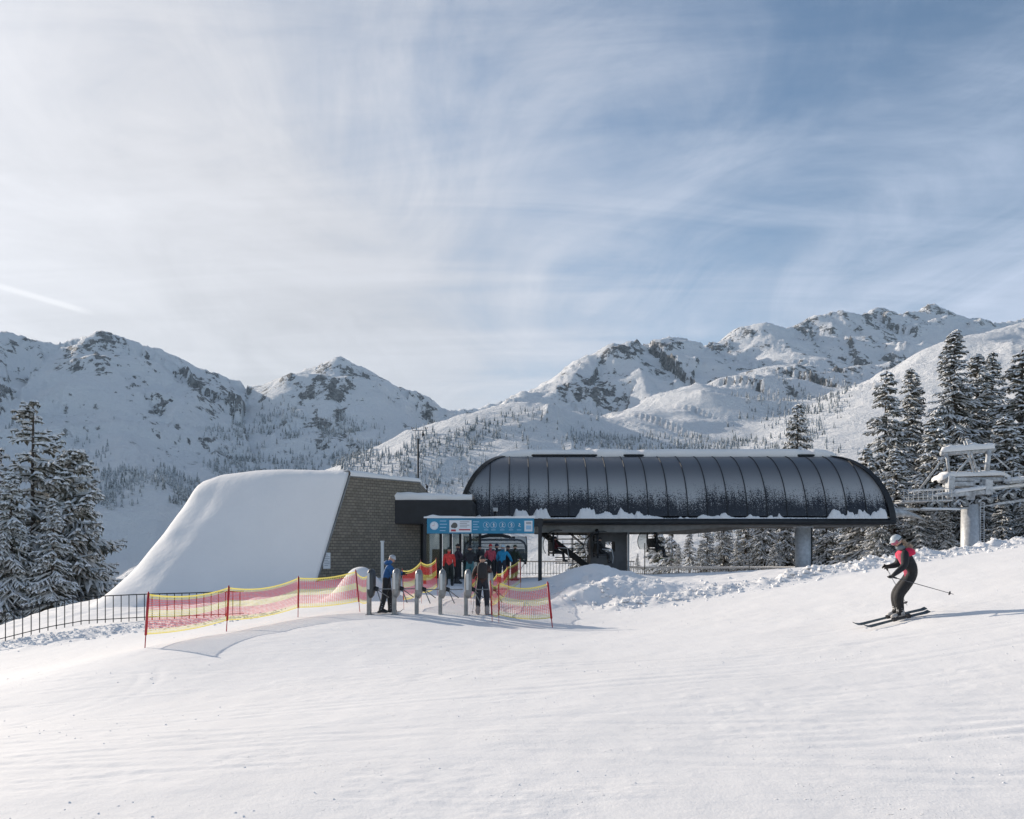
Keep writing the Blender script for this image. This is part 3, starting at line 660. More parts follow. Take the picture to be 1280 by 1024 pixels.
b_ = MB(); b_.box(((xa+xb)/2, 45.2, -1.74), (xb-xa, 5.0, 0.06)); b_.build('floor', M_CONC, ent, world=True)

# ---------------------------------------------------------------- lift station: long barrel of dark glass
ZB0, HS, YF, DP = 1.34, 4.30, 45.0, 4.6
XL0, XR0 = -3.05, 21.5
st = thing('lift_station', 'long black barrel-roofed chairlift station with frosted dark glass panels and snow on top', 'lift station', (9.0, 49.6, ZB0))
def fz(ph): return ZB0+HS*math.sin(ph)
def fy(ph): return YF+DP*(1-math.cos(ph))
def xl(ph): return XL0+2.95*(1-math.cos(ph))**0.92
def xr(ph): return XR0-2.3*(1-math.cos(ph))**0.92
PHM = rad(80)
gm = bpy.data.materials.new('frosted_station_glass'); gm.use_nodes = True; t = NT(gm.node_tree); b = t.n['Principled BSDF']
oc = t.new('ShaderNodeTexCoord').outputs['Object']; sp = t.new('ShaderNodeSeparateXYZ'); t.l.new(oc, sp.inputs[0]); z_ = sp.outputs[2]
n1 = t.noise(oc, 17.0, 5, 0.8); n2 = t.noise(t.scale(oc, (5.0, 1, 0.35)), 1.2, 3, 0.6); n3 = t.noise(oc, 0.6, 3, 0.5)
lvl = t.math('ADD', z_, t.math('MULTIPLY', t.math('SUBTRACT', n2, 0.5), 1.1)); lvl = t.math('ADD', lvl, t.math('MULTIPLY', t.math('SUBTRACT', n3, 0.5), 1.5))
wn_ = t.new('ShaderNodeTexWhiteNoise', noise_dimensions='1D'); t.l.new(t.math('FLOOR', t.math('DIVIDE', t.math('ADD', sp.outputs[0], 10.27), 1.118)), wn_.inputs['W']); lvl = t.math('ADD', lvl, t.math('MULTIPLY', t.math('SUBTRACT', wn_.outputs['Value'], 0.5), 0.35))
f1 = t.ramp(lvl, 0.75, 2.9, 0.0, 1.0, False)
spk = t.ramp(t.math('ADD', n1, t.math('MULTIPLY', f1, 0.42)), 0.60, 0.72)
frost_c = t.mix(t.ramp(z_, 1.4, 3.6), (0.46, 0.47, 0.48), (0.115, 0.12, 0.135))
t.l.new(t.mix(t.math('MULTIPLY', spk, 0.9), (0.012, 0.013, 0.018), frost_c), b.inputs['Base Color'])
t.l.new(t.ramp(spk, 0, 1, 0.10, 0.38), b.inputs['Roughness']); b.inputs['Specular IOR Level'].default_value = 0.5
bn = t.new('ShaderNodeBump'); bn.inputs['Strength'].default_value = 0.3; bn.inputs['Distance'].default_value = 0.01
t.l.new(spk, bn.inputs['Height']); t.l.new(bn.outputs[0], b.inputs['Normal'])
phs = [rad(6)+(PHM-rad(6))*i/22 for i in range(23)]
b_ = MB(); rows = [[Vector((xl(p)+(xr(p)-xl(p))*u/40, fy(p), fz(p))) for u in range(41)] for p in phs]; b_.grid(rows)
b_.build('front_glazing', gm, st, world=True, smooth=True)
b_ = MB(); rows = [[Vector((xl(p)+(xr(p)-xl(p))*u/40, 2*(YF+DP)-fy(p), fz(p))) for u in range(41)] for p in phs]; b_.grid([list(reversed(r)) for r in rows])
b_.build('rear_glazing', gm, st, world=True, smooth=True)
b_ = MB()                                                     # roof cap and the two end shells
rows = [[Vector((xl(PHM), y, fz(PHM)+0.05)), Vector((xr(PHM), y, fz(PHM)+0.05))] for y in (fy(PHM), 2*(YF+DP)-fy(PHM))]; b_.grid(rows)
for fx in (xl, xr):
    rows = [[Vector((fx(p), fy(p)+(2*(YF+DP)-2*fy(p))*v/8, fz(p))) for v in range(9)] for p in phs]; b_.grid(rows)
b_.build('end_shell', M_BLACK, st, world=True, smooth=True)
for i in range(20):
    x = -1.27+1.118*i; pts = []
    for p in phs:
        if xl(p)-0.02 < x < xr(p)+0.02: pts.append(Vector((x, fy(p)-0.02, fz(p)+0.01)))
    b_ = MB(); b_.tube(pts, 0.027, 6); b_.build('rib', M_DARK, st, world=True, smooth=True)
bronze = mat('weathered_edge_metal', (0.055, 0.048, 0.042), 0.4, 0.6, var=0.3)
phe = [PHM*i/24 for i in range(25)]
for fx, w, m_ in ((xl, 0.13, bronze), (xr, 0.17, M_DARK)):
    b_ = MB(); sgn = 1 if fx is xl else -1
    rows = []
    for p in phe:
        c = Vector((fx(p)+sgn*0.10, fy(p)-0.05, fz(p)))
        rows.append([c+Vector((-w, 0.02, 0.03)), c+Vector((-w, -0.08, 0.05)), c+Vector((w, -0.08, 0.02)), c+Vector((w, 0.05, 0.0)), c+Vector((0, 0.3, 0))])
    b_.grid(rows, close=True); b_.build('edge_frame', m_, st, world=True, smooth=False)
b_ = MB(); b_.tube([(xl(0)-0.02, YF-0.03, ZB0+0.13), (xr(0)+0.05, YF-0.03, ZB0+0.13)], 0.15, 10); b_.box(((XL0+XR0)/2, YF+0.10, ZB0+0.27), (XR0-XL0-0.3, 0.3, 0.10)); b_.build('sill_beam', M_DARK, st, world=True, smooth=True)
b_ = MB(); b_.tube([(xl(PHM)+0.2, fy(PHM)-0.08, fz(PHM)+0.06), (xr(PHM)-0.2, fy(PHM)-0.08, fz(PHM)+0.06)], 0.07, 8); b_.build('top_frame', M_DARK, st, world=True, smooth=True)
b_ = MB(); b_.box(((XL0+XR0)/2, YF+DP, ZB0+0.02), (XR0-XL0-0.3, 2*DP-0.3, 0.10)); b_.build('soffit', M_BLACK, st, world=True)
rows = []
rs = random.Random(3)
for i in range(240):                                          # snow lying along the crown, hanging over the top frame in places
    u = i/239; x = xl(PHM)-0.35+(xr(PHM)-xl(PHM)+0.55)*u
    px = HX+F*x/49
    hang = 0.0
    for a, bq in ((668, 742), (782, 800), (998, 1012)):      # bare stretches, where the frame shows
        hang = max(hang, float(smooth(a-6, a+4, px)*(1-smooth(bq-4, bq+6, px))))
    e = min(1.0, u/0.03, (1-u)/0.03); e = max(0, e)**0.5
    lip = 0.20*(1-hang)*e*(0.8+0.5*float(vnoise(x*1.3, 0.5, 4)))
    h = (0.12+0.27*e)*(0.85+0.3*float(vnoise(x*0.5, 2.5, 7)))
    y0 = fy(PHM)-0.12+0.30*hang; z0 = fz(PHM)+0.06
    if px < 655: z0 -= (655-px)*0.004
    if px > 1020: z0 -= (px-1020)*0.004
    rows.append([Vector((x, y0+0.02, z0-lip)), Vector((x, y0-0.07, z0-lip*0.6)), Vector((x, y0-0.05, z0+h*0.45)), Vector((x, y0+0.12, z0+h)), Vector((x, y0+1.2, z0+h+0.08)), Vector((x, 2*(YF+DP)-y0, z0+h)), Vector((x, 2*(YF+DP)-y0+.05, z0))])
snow_strip('roof_snow', rows, st)
# clinging snow left along the foot of the glass
def profile_at(z):
    s = max(0, min(1, (z-ZB0)/HS)); return YF+DP*(1-math.sqrt(1-s*s))
xs = np.arange(XL0+0.5, XR0-0.45, 0.035)
big = vnoise(xs*0.42, xs*0, 41)*0.75+vnoise(xs*1.4, xs*0, 42)*0.55
hh = 0.06+0.95*np.clip(big-0.60, 0, 1)*(0.4+0.8*vnoise(xs*3.3, xs*0, 43))*(0.72+0.4*vnoise(xs*8, xs*0, 44)+0.16*vnoise(xs*23, xs*0, 48))
hh *= (0.6+0.6*np.abs(np.sin(xs*0.31+0.4)))
for a, bq, amp in ((632, 660, .55), (668, 685, .62), (722, 745, .55), (772, 805, .55), (850, 858, .3), (900, 912, .4), (958, 975, .35), (1035, 1085, .48), (595, 605, .25)):
    cxm = (HX+F*xs/45.2); win = smooth(a-5, a+4, cxm)*(1-smooth(bq-4, bq+5, cxm)); hh = np.maximum(hh, win*amp*np.clip(1.7*vnoise(xs*3.1, xs*0, 45)-0.12, 0.10, 1)*(0.72+0.40*vnoise(xs*8, xs*0, 46)+0.16*vnoise(xs*22, xs*0, 47)))
rows = []
for x, h in zip(xs, hh):
    zb = ZB0+0.30; yb = profile_at(zb); th_ = 0.04+0.16*min(1, h*2)
    row = [Vector((x, yb-0.04-th_*0.9, zb))]
    for k in (0.25, 0.5, 0.75, 0.93): row.append(Vector((x, profile_at(zb+h*k)-th_*(1-k**2)-0.02*rs.random(), zb+h*k+rs.uniform(-.02, .02))))
    row.append(Vector((x, profile_at(zb+h)+0.02, zb+h))); rows.append(row)
snow_strip('sill_snow', rows, st, smooth_=True, m=M_SNOW)
# steel under-frame, tapering to the right
b_ = MB(); yb = 46.2
zt = ZB0-0.03
b_.face([(P(668,0,yb).x, yb, zt), (P(668,0,yb).x, yb, zt-0.42), (P(822,0,yb).x, yb, zt-0.40), (P(905,0,yb).x, yb, zt-0.10), (P(1095,0,yb).x, yb, zt-0.08), (P(1095,0,yb).x, yb, zt)][::1])
b_.face([(P(668,0,yb).x, yb+.35, zt), (P(668,0,yb).x, yb+.35, zt-0.42), (P(822,0,yb).x, yb+.35, zt-0.40), (P(905,0,yb).x, yb+.35, zt-0.10), (P(1095,0,yb).x, yb+.35, zt-0.08), (P(1095,0,yb).x, yb+.35, zt)][::-1])
q = [(668, .42), (822, .40), (905, .10), (1095, .08)]
for (a, ha), (c, hc) in zip(q[:-1], q[1:]):
    b_.face([(P(a,0,yb).x, yb, zt-ha), (P(a,0,yb).x, yb+.35, zt-ha), (P(c,0,yb).x, yb+.35, zt-hc), (P(c,0,yb).x, yb, zt-hc)])
b_.build('steel_girder', M_PAINTGREY, st, world=True)
b_ = MB(); b_.face([(P(668,0,51).x, 51, zt), (P(668,0,51).x, 51, zt-.45), (P(860,0,51).x, 51, zt-.45), (P(930,0,51).x, 51, zt-.1), (P(930,0,51).x, 51, zt)]); b_.build('steel_girder', M_PAINTGREY, st, world=True)
# concrete pylon under the station, and the round column
xa, xb, yp = P(763, 0, 48).x, P(784, 0, 48).x, 48.0
b_ = MB(); ztop = ZB0-0.06
b_.box(((P(738,0,yp).x+P(757,0,yp).x)/2, yp+0.9, (ztop-2.0)/2), (P(757,0,yp).x-P(738,0,yp).x, 1.8, ztop+2.0))
b_.box(((P(769,0,yp).x+P(784,0,yp).x)/2, yp+0.9, (ztop-2.0)/2), (P(784,0,yp).x-P(769,0,yp).x, 1.8, ztop+2.0))
b_.box(((P(757,0,yp).x+P(769,0,yp).x)/2, yp+0.9, (ztop+0.38)/2), (P(769,0,yp).x-P(757,0,yp).x, 1.796, ztop-0.38))
b_.box(((P(757,0,yp).x+P(769,0,yp).x)/2, yp+0.9, (-0.22-2.0)/2), (P(769,0,yp).x-P(757,0,yp).x, 1.796, 1.78))
b_.build('concrete_pylon', M_CONC, st, world=True)
b_ = MB(); b_.tube([(P(785.5,0,47.7).x, 47.7, -2.0), (P(785.5,0,47.7).x, 47.7, ztop)], 0.06, 8); b_.build('drain_pipe', M_LIGHTPIPE, st, world=True)
b_ = MB(); cpx = P(1004, 0, 46.5).x; b_.tube([(cpx, 46.5, -2.2), (cpx, 46.5, ztop)], 0.46, 28); b_.tube([(cpx, 46.5, ztop-0.12), (cpx, 46.5, ztop)], 0.56, 28); b_.build('round_column', M_STEEL, st, world=True, smooth=True)
b_ = MB(); b_.tube([(P(1014.5,0,46.2).x, 46.2, -2.2), (P(1014.5,0,46.2).x, 46.2, ztop)], 0.045, 8); b_.build('drain_pipe', M_DARK, st, world=True)
# stair up to the machine deck
sr = thing('service_stair', 'dark steel service stair rising leftwards under the station beside the concrete pylon', 'stairs', tuple(P(712, 722, 49)))
ya, a0, a1 = 49.0, P(737, 706, 49.0), P(676, 664, 49.0)
for yo in (0.0, 1.0):
    b_ = MB(); b_.beam(a0+Vector((0, yo, -0.2)), a1+Vector((0, yo, 0)), 0.08, 0.34); b_.build('stringer', M_DARK, sr, world=True)
    b_ = MB(); b_.tube([P(737, 687, 49.0)+Vector((0, yo, 0)), P(697, 657, 49.0)+Vector((0, yo, 0.2))], 0.03, 6)
    for f in (0.05, 0.35, 0.65): 
        q = a0.lerp(a1, f)+Vector((0, yo, 0)); b_.tube([q, q+Vector((0, 0, 0.95))], 0.02, 6)
    b_.build('handrail', M_DARK, sr, world=True)
for k in range(11):
    q = a0.lerp(a1, (k+0.5)/11); b_ = MB(); b_.box(q+Vector((0.05, 0.5, 0)), (0.26, 1.0, 0.04)); b_.build('tread', M_DARK, sr, world=True)
# level galleries behind (open grating with rails)
b_ = MB()
for yq, zs in ((50.2, (686, 691, 697, 704, 664, 668.5, 674)), (51.4, (680, 700))):
    for py in zs: b_.tube([P(694 if py > 672 else 690, py, yq), P(738, py, yq)], 0.035, 6)
for px in (716, 738): b_.tube([P(px, 664, 50.2), P(px, 716, 50.2)], 0.035, 6)
b_.build('platform_rails', M_DARK, sr, world=True)
# ---------------------------------------------------------------- snow-laden spruces
bark = mat('spruce_bark', (0.055, 0.042, 0.034), 0.9, var=0.35, vscale=6)
nm = bpy.data.materials.new('spruce_needles'); nm.use_nodes = True; t = NT(nm.node_tree); b = t.n['Principled BSDF']
oc = t.new('ShaderNodeTexCoord').outputs['Object']
fz_ = t.ramp(t.noise(oc, 3.5, 5, 0.75), 0.42, 0.66)
t.l.new(t.mix(fz_, (0.045, 0.048, 0.032), (0.42, 0.42, 0.40)), b.inputs['Base Color']); b.inputs['Roughness'].default_value = 0.85; b.inputs['Specular IOR Level'].default_value = 0.15
sm = bpy.data.materials.new('tree_snow'); sm.use_nodes = True; t = NT(sm.node_tree); b = t.n['Principled BSDF']
oc = t.new('ShaderNodeTexCoord').outputs['Object']
t.l.new(t.mix(t.ramp(t.noise(oc, 5.0, 5, 0.7), 0.32, 0.58), (0.50, 0.50, 0.47), (0.84, 0.845, 0.86)), b.inputs['Base Color']); b.inputs['Roughness'].default_value = 0.8; b.inputs['Specular IOR Level'].default_value = 0.15

def spruce_mesh(seed, H, R, nb, snow=0.75, droop=0.35, bare=0.0, power=0.85, leafs=1.0, open_=0.0):
    r = random.Random(seed); V = []; Fc = []; Mt = []
    def q(pts, m):
        i = len(V); V.extend(pts); Fc.append(tuple(range(i, i+len(pts)))); Mt.append(m)
    def strip(a, d, L, w, dz, m_snow):
        # one twig: hanging needles below, a rounded ridge of snow above
        n = 3; sx, sy = -d[1], d[0]; pl = None
        for k in range(n+1):
            f = k/n; c = (a[0]+d[0]*L*f, a[1]+d[1]*L*f, a[2]+d[2]*L*f-dz*L*f*f)
            ww = w*(1-f)**0.6*(1 if k else 0.7)*r.uniform(.75, 1.25)+0.01
            l = (c[0]-sx*ww, c[1]-sy*ww, c[2]-ww*0.55); rr = (c[0]+sx*ww, c[1]+sy*ww, c[2]-ww*0.55)
            tp = (c[0], c[1], c[2]+ww*0.10)
            sn = (c[0]+r.uniform(-.2, .2)*ww, c[1]+r.uniform(-.2, .2)*ww, c[2]+ww*r.uniform(0.35, 0.75)+0.012)
            sl = (c[0]-sx*ww*0.8, c[1]-sy*ww*0.8, c[2]-ww*0.25); s2 = (c[0]+sx*ww*0.8, c[1]+sy*ww*0.8, c[2]-ww*0.25)
            cur = (l, tp, rr, sl, sn, s2)
            if pl is not None:
                q([pl[0], pl[1], cur[1], cur[0]], 0); q([pl[1], pl[2], cur[2], cur[1]], 0)
                if m_snow and r.random() < 0.97: q([pl[3], pl[4], cur[4], cur[3]], 1); q([pl[4], pl[5], cur[5], cur[4]], 1)
                # needles hanging
                if r.random() < 0.8*leafs:
                    mx = ((pl[1][0]+cur[1][0])/2, (pl[1][1]+cur[1][1])/2, (pl[1][2]+cur[1][2])/2); dp = r.uniform(0.6, 1.8)*w
                    ox, oy = r.uniform(-.5, .5)*w, r.uniform(-.5, .5)*w
                    q([pl[1], cur[1], (mx[0]+ox, mx[1]+oy, mx[2]-dp)], 0)
            pl = cur
    for i in range(nb):
        f = (i+r.random())/nb; h = H*(0.04+0.955*f**0.92)
        if bare and r.random() < bare*f: continue
        prof = (1-h/H); L = R*(prof**power)*r.uniform(0.72, 1.12)+0.10*R*0.3
        if h/H < 0.10: L *= 0.85
        a = r.uniform(0, 2*math.pi)
        up = 0.25*smooth(0.55, 1.0, h/H)-0.12*prof+r.uniform(-.08, .08)
        dx, dy = math.cos(a), math.sin(a); ns = max(3, int(L/ (0.26*max(1, R/3.0)))); pw = 0.10*max(0.7, R/3.0)
        prev = (0, 0, h)
        for k in range(ns+1):
            s = k/ns; z = h+L*(up*s-droop*s**1.6+0.16*s**4); c = (dx*L*s, dy*L*s, z)
            if k:
                dd = (c[0]-prev[0], c[1]-prev[1], c[2]-prev[2]); ln = math.sqrt(dd[0]**2+dd[1]**2+dd[2]**2); dn_ = (dd[0]/ln, dd[1]/ln, dd[2]/ln)
                strip(prev, dn_, ln*1.25, pw*1.15*(1.1-0.5*s), 0.05, r.random() < snow+0.1)
                if s > 0.12+open_:
                    tl = (0.40*L*(1-s)+0.22*max(0.6, R/3))*r.uniform(.7, 1.2)
                    for sg in (-1, 1):
                        if r.random() < 0.12: continue
                        an = a+sg*r.uniform(0.6, 1.05); td = (math.cos(an), math.sin(an), dn_[2]-0.12)
                        strip(c, td, tl, pw*r.uniform(.8, 1.25), 0.30, r.random() < snow)
            prev = c
        strip(prev, (dx, dy, -0.1), 0.25*max(0.5, L*0.2), pw*0.8, 0.2, True)
    strip((0, 0, H*0.985), (0.02, 0.01, 1), H*0.03, 0.05, 0, True)
    me = bpy.data.meshes.new('crown'); me.from_pydata(V, [], Fc); me.materials.append(nm); me.materials.append(sm)
    me.polygons.foreach_set('material_index', Mt); me.update()
    tb = MB(); pts = [Vector((0.03*H*0.1*math.sin(k*1.3), 0.02*H*0.1*math.cos(k*1.7), H*k/8-0.6*(k == 0))) for k in range(9)]
    tb.tube(pts, [max(0.02, 0.013*H*(1-0.93*k/8)+0.02) for k in range(9)], 8)
    return me, tb
PROT = {}
def proto(key, *a, **kw):
    me, tb = spruce_mesh(*a, **kw); PROT[key] = [me, tb, None, a[1]]
proto('tall', 11, 16.5, 3.1, 330, snow=0.92, droop=0.42, power=0.80)
proto('tall2', 12, 15.0, 2.9, 300, snow=0.85, droop=0.40, power=0.72)
proto('mid', 13, 10.0, 2.5, 230, snow=0.85, droop=0.42, power=0.8)
proto('mid2', 14, 9.0, 2.3, 210, snow=0.9, droop=0.38, power=0.9)
proto('small', 15, 4.5, 1.35, 110, snow=0.85, droop=0.35, power=0.9)
proto('open', 16, 10.6, 3.4, 150, snow=0.92, droop=0.16, power=0.62, bare=0.35, open_=0.05)
proto('broad', 17, 8.6, 3.3, 230, snow=0.85, droop=0.22, power=0.62)
def place_tree(key, px, ytop, Y, wide, label, group, base=None, name='spruce_tree'):
    me, tb, tmesh, H0 = PROT[key]; top = P(px, ytop, Y); zg = gz1(top.x, Y)-0.15 if base is None else base
    if base is None and (Y > 60): zg = max(zg, top.z-19)
    H = top.z-zg; r = thing(name, label, 'spruce tree', (top.x, Y, zg), random.uniform(0, 6.28), group)
    if tmesh is None:
        o = tb.build('trunk', bark, r); PROT[key][2] = o.data
    else:
        o = bpy.data.objects.new('trunk', tmesh); COL.objects.link(o); o.parent = r
    c = bpy.data.objects.new('crown', me); COL.objects.link(c); c.parent = r
    s = H/H0; r.scale = (s*wide, s*wide, s); return r
G1 = 'snowy spruces at the left edge'; G2 = 'tall snowy spruces behind the lift tower'; G3 = 'snowy spruces seen below and beside the lift station'
place_tree('open', 41, 502, 72, 0.9, 'open-crowned snowy spruce with a bare-looking top, tallest tree at the left edge', G1, base=-10.5)
place_tree('broad', 92, 562, 74, 0.82, 'broad dense snowy spruce between the open-crowned spruce and the snowy lodge roof', G1, base=-11.5)
place_tree('broad', -22, 545, 75, 0.8, 'snowy spruce cut off by the left edge of the photo', G1, base=-11.5)
place_tree('mid', 14, 592, 68, 1.0, 'lower snowy spruce filling in below the open-crowned spruce behind the railing', G1, base=-10.5)
place_tree('mid2', 66, 622, 68, 1.0, 'low snowy spruce behind the railing, under the broad spruce', G1, base=-10.5)
TALL = [ # proto, px, ytop, Y, wide, label
 ('tall', 1193, 412, 62, 1.05, 'tallest snowy spruce, its tip highest above the lift tower frame'),
 ('tall2', 1108, 464, 62, .95, 'tall slim snowy spruce just right of the station roof end'),
 ('tall', 1139, 460, 64, .95, 'tall snowy spruce second from the station roof end, left of the tallest spruce'),
 ('tall2', 1222, 442, 66, 1.0, 'tall dark spruce directly right of the tallest spruce'),
 ('tall', 1241, 440, 70, .9, 'tall dark spruce second to the right of the tallest spruce'),
 ('tall2', 1278, 438, 60, 1.15, 'tall snowy spruce cut by the right edge of the photo'),
 ('tall', 1316, 455, 64, 1.1, 'snowy spruce just outside the right edge, its boughs reaching in'),
 ('mid', 1168, 520, 58, 1.0, 'middle-height snowy spruce at the left foot of the tallest spruce'),
 ('mid2', 1082, 560, 60, 1.0, 'shorter snowy spruce whose tip shows beside the curved end of the station roof'),
 ('mid', 1256, 520, 58, 1.1, 'middle-height spruce right of the lift tower frame'),
 ('mid2', 1120, 560, 56, 1.1, 'snowy spruce behind the left end of the lift tower catwalk'),
 ('mid', 1212, 550, 57, 1.1, 'spruce directly behind the lift tower column'),
 ('mid2', 1148, 600, 54, 1.1, 'low snowy spruce left of the lift tower column, under the catwalk'),
 ('mid', 1180, 632, 53, 1.0, 'lowest snowy spruce beside the lift tower column, under the sheave train'),
 ('mid2', 1252, 620, 53.5, 1.1, 'low dark spruce right of the lift tower ladder'),
 ('mid', 1290, 600, 53, 1.1, 'low spruce at the right edge under the sheave train'),
 ('mid', 1100, 625, 55, 1.0, 'low snowy spruce behind the skier, below the station roof end')]
for a in TALL: place_tree(a[0], a[1], a[2], a[3], a[4]*1.16, a[5], G2)
for k, (pr, px, yt, Y, w, lb) in enumerate([
 ('mid', 997, 504, 76, 0.85, 'snowy spruce whose tip rises above the station roof right of its middle'),
 ('mid', 1060, 640, 62, 1.1, 'snowy spruce in the gap between the round column and the skier'),
 ('mid2', 1033, 622, 64, 1.0, 'dark snowy spruce directly right of the round station column'),
 ('mid', 1085, 632, 66, 1.0, 'snowy spruce under the right tip of the station'),
 ('mid2', 983, 618, 66, 1.0, 'snowy spruce directly left of the round station column'),
 ('mid', 955, 610, 64, 1.0, 'snowy spruce second to the left of the round station column'),
 ('mid2', 932, 622, 68, 1.1, 'snowy spruce third to the left of the round station column'),
 ('mid', 905, 634, 66, 1.0, 'snowy spruce fourth to the left of the round station column'),
 ('mid2', 884, 652, 65, 1.0, 'rounded snowy spruce right of the small pointed spruce under the station'),
 ('small', 862, 661, 64, 1.0, 'small pointed snowy spruce standing clear under the station middle'),
 ('small', 876, 676, 63, 1.1, 'bushy young spruce at the foot of the small pointed spruce'),
 ('small', 840, 663, 78, .9, 'slim distant spruce right of the suspended chair with riders'),
 ('small', 848, 680, 66, 1.0, 'young spruce between the chair with riders and the small pointed spruce'),
 ('small', 797, 692, 66, .9, 'tiny dark spruce alone on the bright slope right of the concrete pylon'),
 ('small', 922, 672, 62, 1.2, 'low snowy spruce behind the terrace railing left of centre gap'),
 ('small', 968, 676, 61, 1.2, 'low snowy spruce behind the terrace railing near the round column'),
 ('mid', 1015, 650, 70, 1.0, 'spruce partly hidden by the round station column'),
 ('small', 945, 655, 74, 1.0, 'slender snowy spruce behind the row under the station'),
 ('small', 825, 650, 84, 1.0, 'thin faraway spruce left of the slim distant spruce'),
 ('small', 742, 600, 120, 1.0, 'distant spruce behind the stair galleries')]):
    place_tree(pr, px, yt, Y, w, lb, G3, base=(P(px, 709, Y).z-0.2 if Y < 75 and pr == 'small' else None))

# ---------------------------------------------------------------- railings
def railing(name, label, pts, height, gap, r_rail=0.022, r_bal=0.011, snowcap=0.0, lower=0.12, m=None):
    m = m or M_DARK
    rt = thing(name, label, 'railing', tuple(pts[0])); 
    b_ = MB(); b_.tube([p+Vector((0, 0, height)) for p in pts], r_rail, 6); b_.build('top_rail', m, rt, world=True)
    b_ = MB(); b_.tube([p+Vector((0, 0, lower)) for p in pts], r_rail*0.8, 6); b_.build('bottom_rail', m, rt, world=True)
    L = [0]; 
    for a, c in zip(pts[:-1], pts[1:]): L.append(L[-1]+(c-a).length)
    n = int(L[-1]/gap); meshes = []
    pos = []
    for i in range(n+1):
        s = i*gap; k = max(j for j in range(len(pts)-1) if L[j] <= s+1e-6); f = min(1, (s-L[k])/(L[k+1]-L[k])); pos.append(pts[k].lerp(pts[k+1], f))
    if n <= 98:
        b_ = MB(); b_.box((0, 0, (height+lower)/2-0.06), (r_bal*2, r_bal*2, height-lower+0.14)); o0 = None
        for i, p in enumerate(pos):
            if o0 is None: o0 = b_.build('baluster', m, rt); o0.location = p-pts[0]
            else:
                o = o0.copy(); COL.objects.link(o); o.parent = rt; o.location = p-pts[0]
    else:
        step = n//99+1
        for i, p in enumerate(pos): meshes.append(p)
        b_ = MB(); b_.box((0, 0, (height+lower)/2-0.02), (r_bal*2, r_bal*2, height-lower)); o0 = None; near_ = meshes[:99]; rest = meshes[99:]
        for p in near_:
            if o0 is None: o0 = b_.build('baluster', m, rt); o0.location = p-pts[0]
            else:
                o = o0.copy(); COL.objects.link(o); o.parent = rt; o.location = p-pts[0]
        c = MB()
        for p in rest: c.box(p+Vector((0, 0, (height+lower)/2-0.02)), (r_bal*2, r_bal*2, height-lower))
        if rest: tag(c.build('balusters', m, rt, world=True), kind='stuff')
    if snowcap:
        rows = []
        for i, p in enumerate(pts):
            d = (pts[min(i+1, len(pts)-1)]-pts[max(i-1, 0)]).normalized(); s = Vector((-d.y, d.x, 0)); h = snowcap*(0.8+0.4*float(vnoise(p.x*1.1, p.y, 3)))
            z = Vector((0, 0, height+0.01)); rows.append([p+z-s*0.09+Vector((0, 0, -0.03)), p+z-s*0.08+Vector((0, 0, h*0.6)), p+z+Vector((0, 0, h)), p+z+s*0.08+Vector((0, 0, h*0.6)), p+z+s*0.09+Vector((0, 0, -0.03))])
        b_ = MB(); b_.grid(rows); b_.build('snow_cap', M_SNOW, rt, world=True, smooth=True)
    return rt
def on_ground(px, Y, dz=0.0):
    x = (px-HX)/F*Y; return Vector((x, Y, gz1(x, Y)+dz))
RP = [P(-90,826,27.0), P(0,803,27.6), P(60,788,28.4), P(105,780,29), P(180,775.5,30), P(240,773.5,30.4), P(305,771,30.8)]
pl = [lerp_list(RP, i/20*(len(RP)-1)) for i in range(21)]
railing('slope_railing', 'black baluster railing along the snow edge, from the left frame edge to the striped net', pl, 0.98, 0.262, r_bal=0.012)
pl = []
for i in range(34):
    f = i/33; x = 7.6+f*12.2; Y = 53.6+2.2*math.sin(f*2.7)-2.6*f**3; pl.append(Vector((x, Y, P(0, 0, Y).z*0+(-(719-685)/1000*Y))))
railing('terrace_railing', 'curved dark terrace railing capped with snow behind the station, left of the round column', pl, 0.48, 0.17, r_rail=0.03, r_bal=0.016, snowcap=0.10, m=M_PAINTGREY)
pl = [P(640+i*9, 719, 54.0) for i in range(18)]
railing('stair_side_railing', 'dark railing behind the service stair and concrete pylon', pl, 0.9, 0.2, r_bal=0.012, snowcap=0.05)
pl = [P(1016+i*6, 722+i*0.6, 48.5+0.2*i) for i in range(9)]
railing('column_side_railing', 'short snow-capped railing just right of the round station column', pl, 0.75, 0.16, r_bal=0.014, snowcap=0.08, m=M_PAINTGREY)
for px, Y, h, lb in ((806, 46, 1.85, 'thin wooden marker pole under the suspended chair'), (936.5, 46.5, 0.75, 'short marker pole on the snow before the terrace railing')):
    g = on_ground(px, Y, -0.1); b_ = MB(); b_.tube([(0, 0, 0), (0, 0, h+0.1)], 0.028, 6); o = b_.build('marker_pole', mat('weathered_wood', (0.14, 0.12, 0.09), 0.8, var=0.3)); o.location = g; tag(o, lb, 'marker pole')

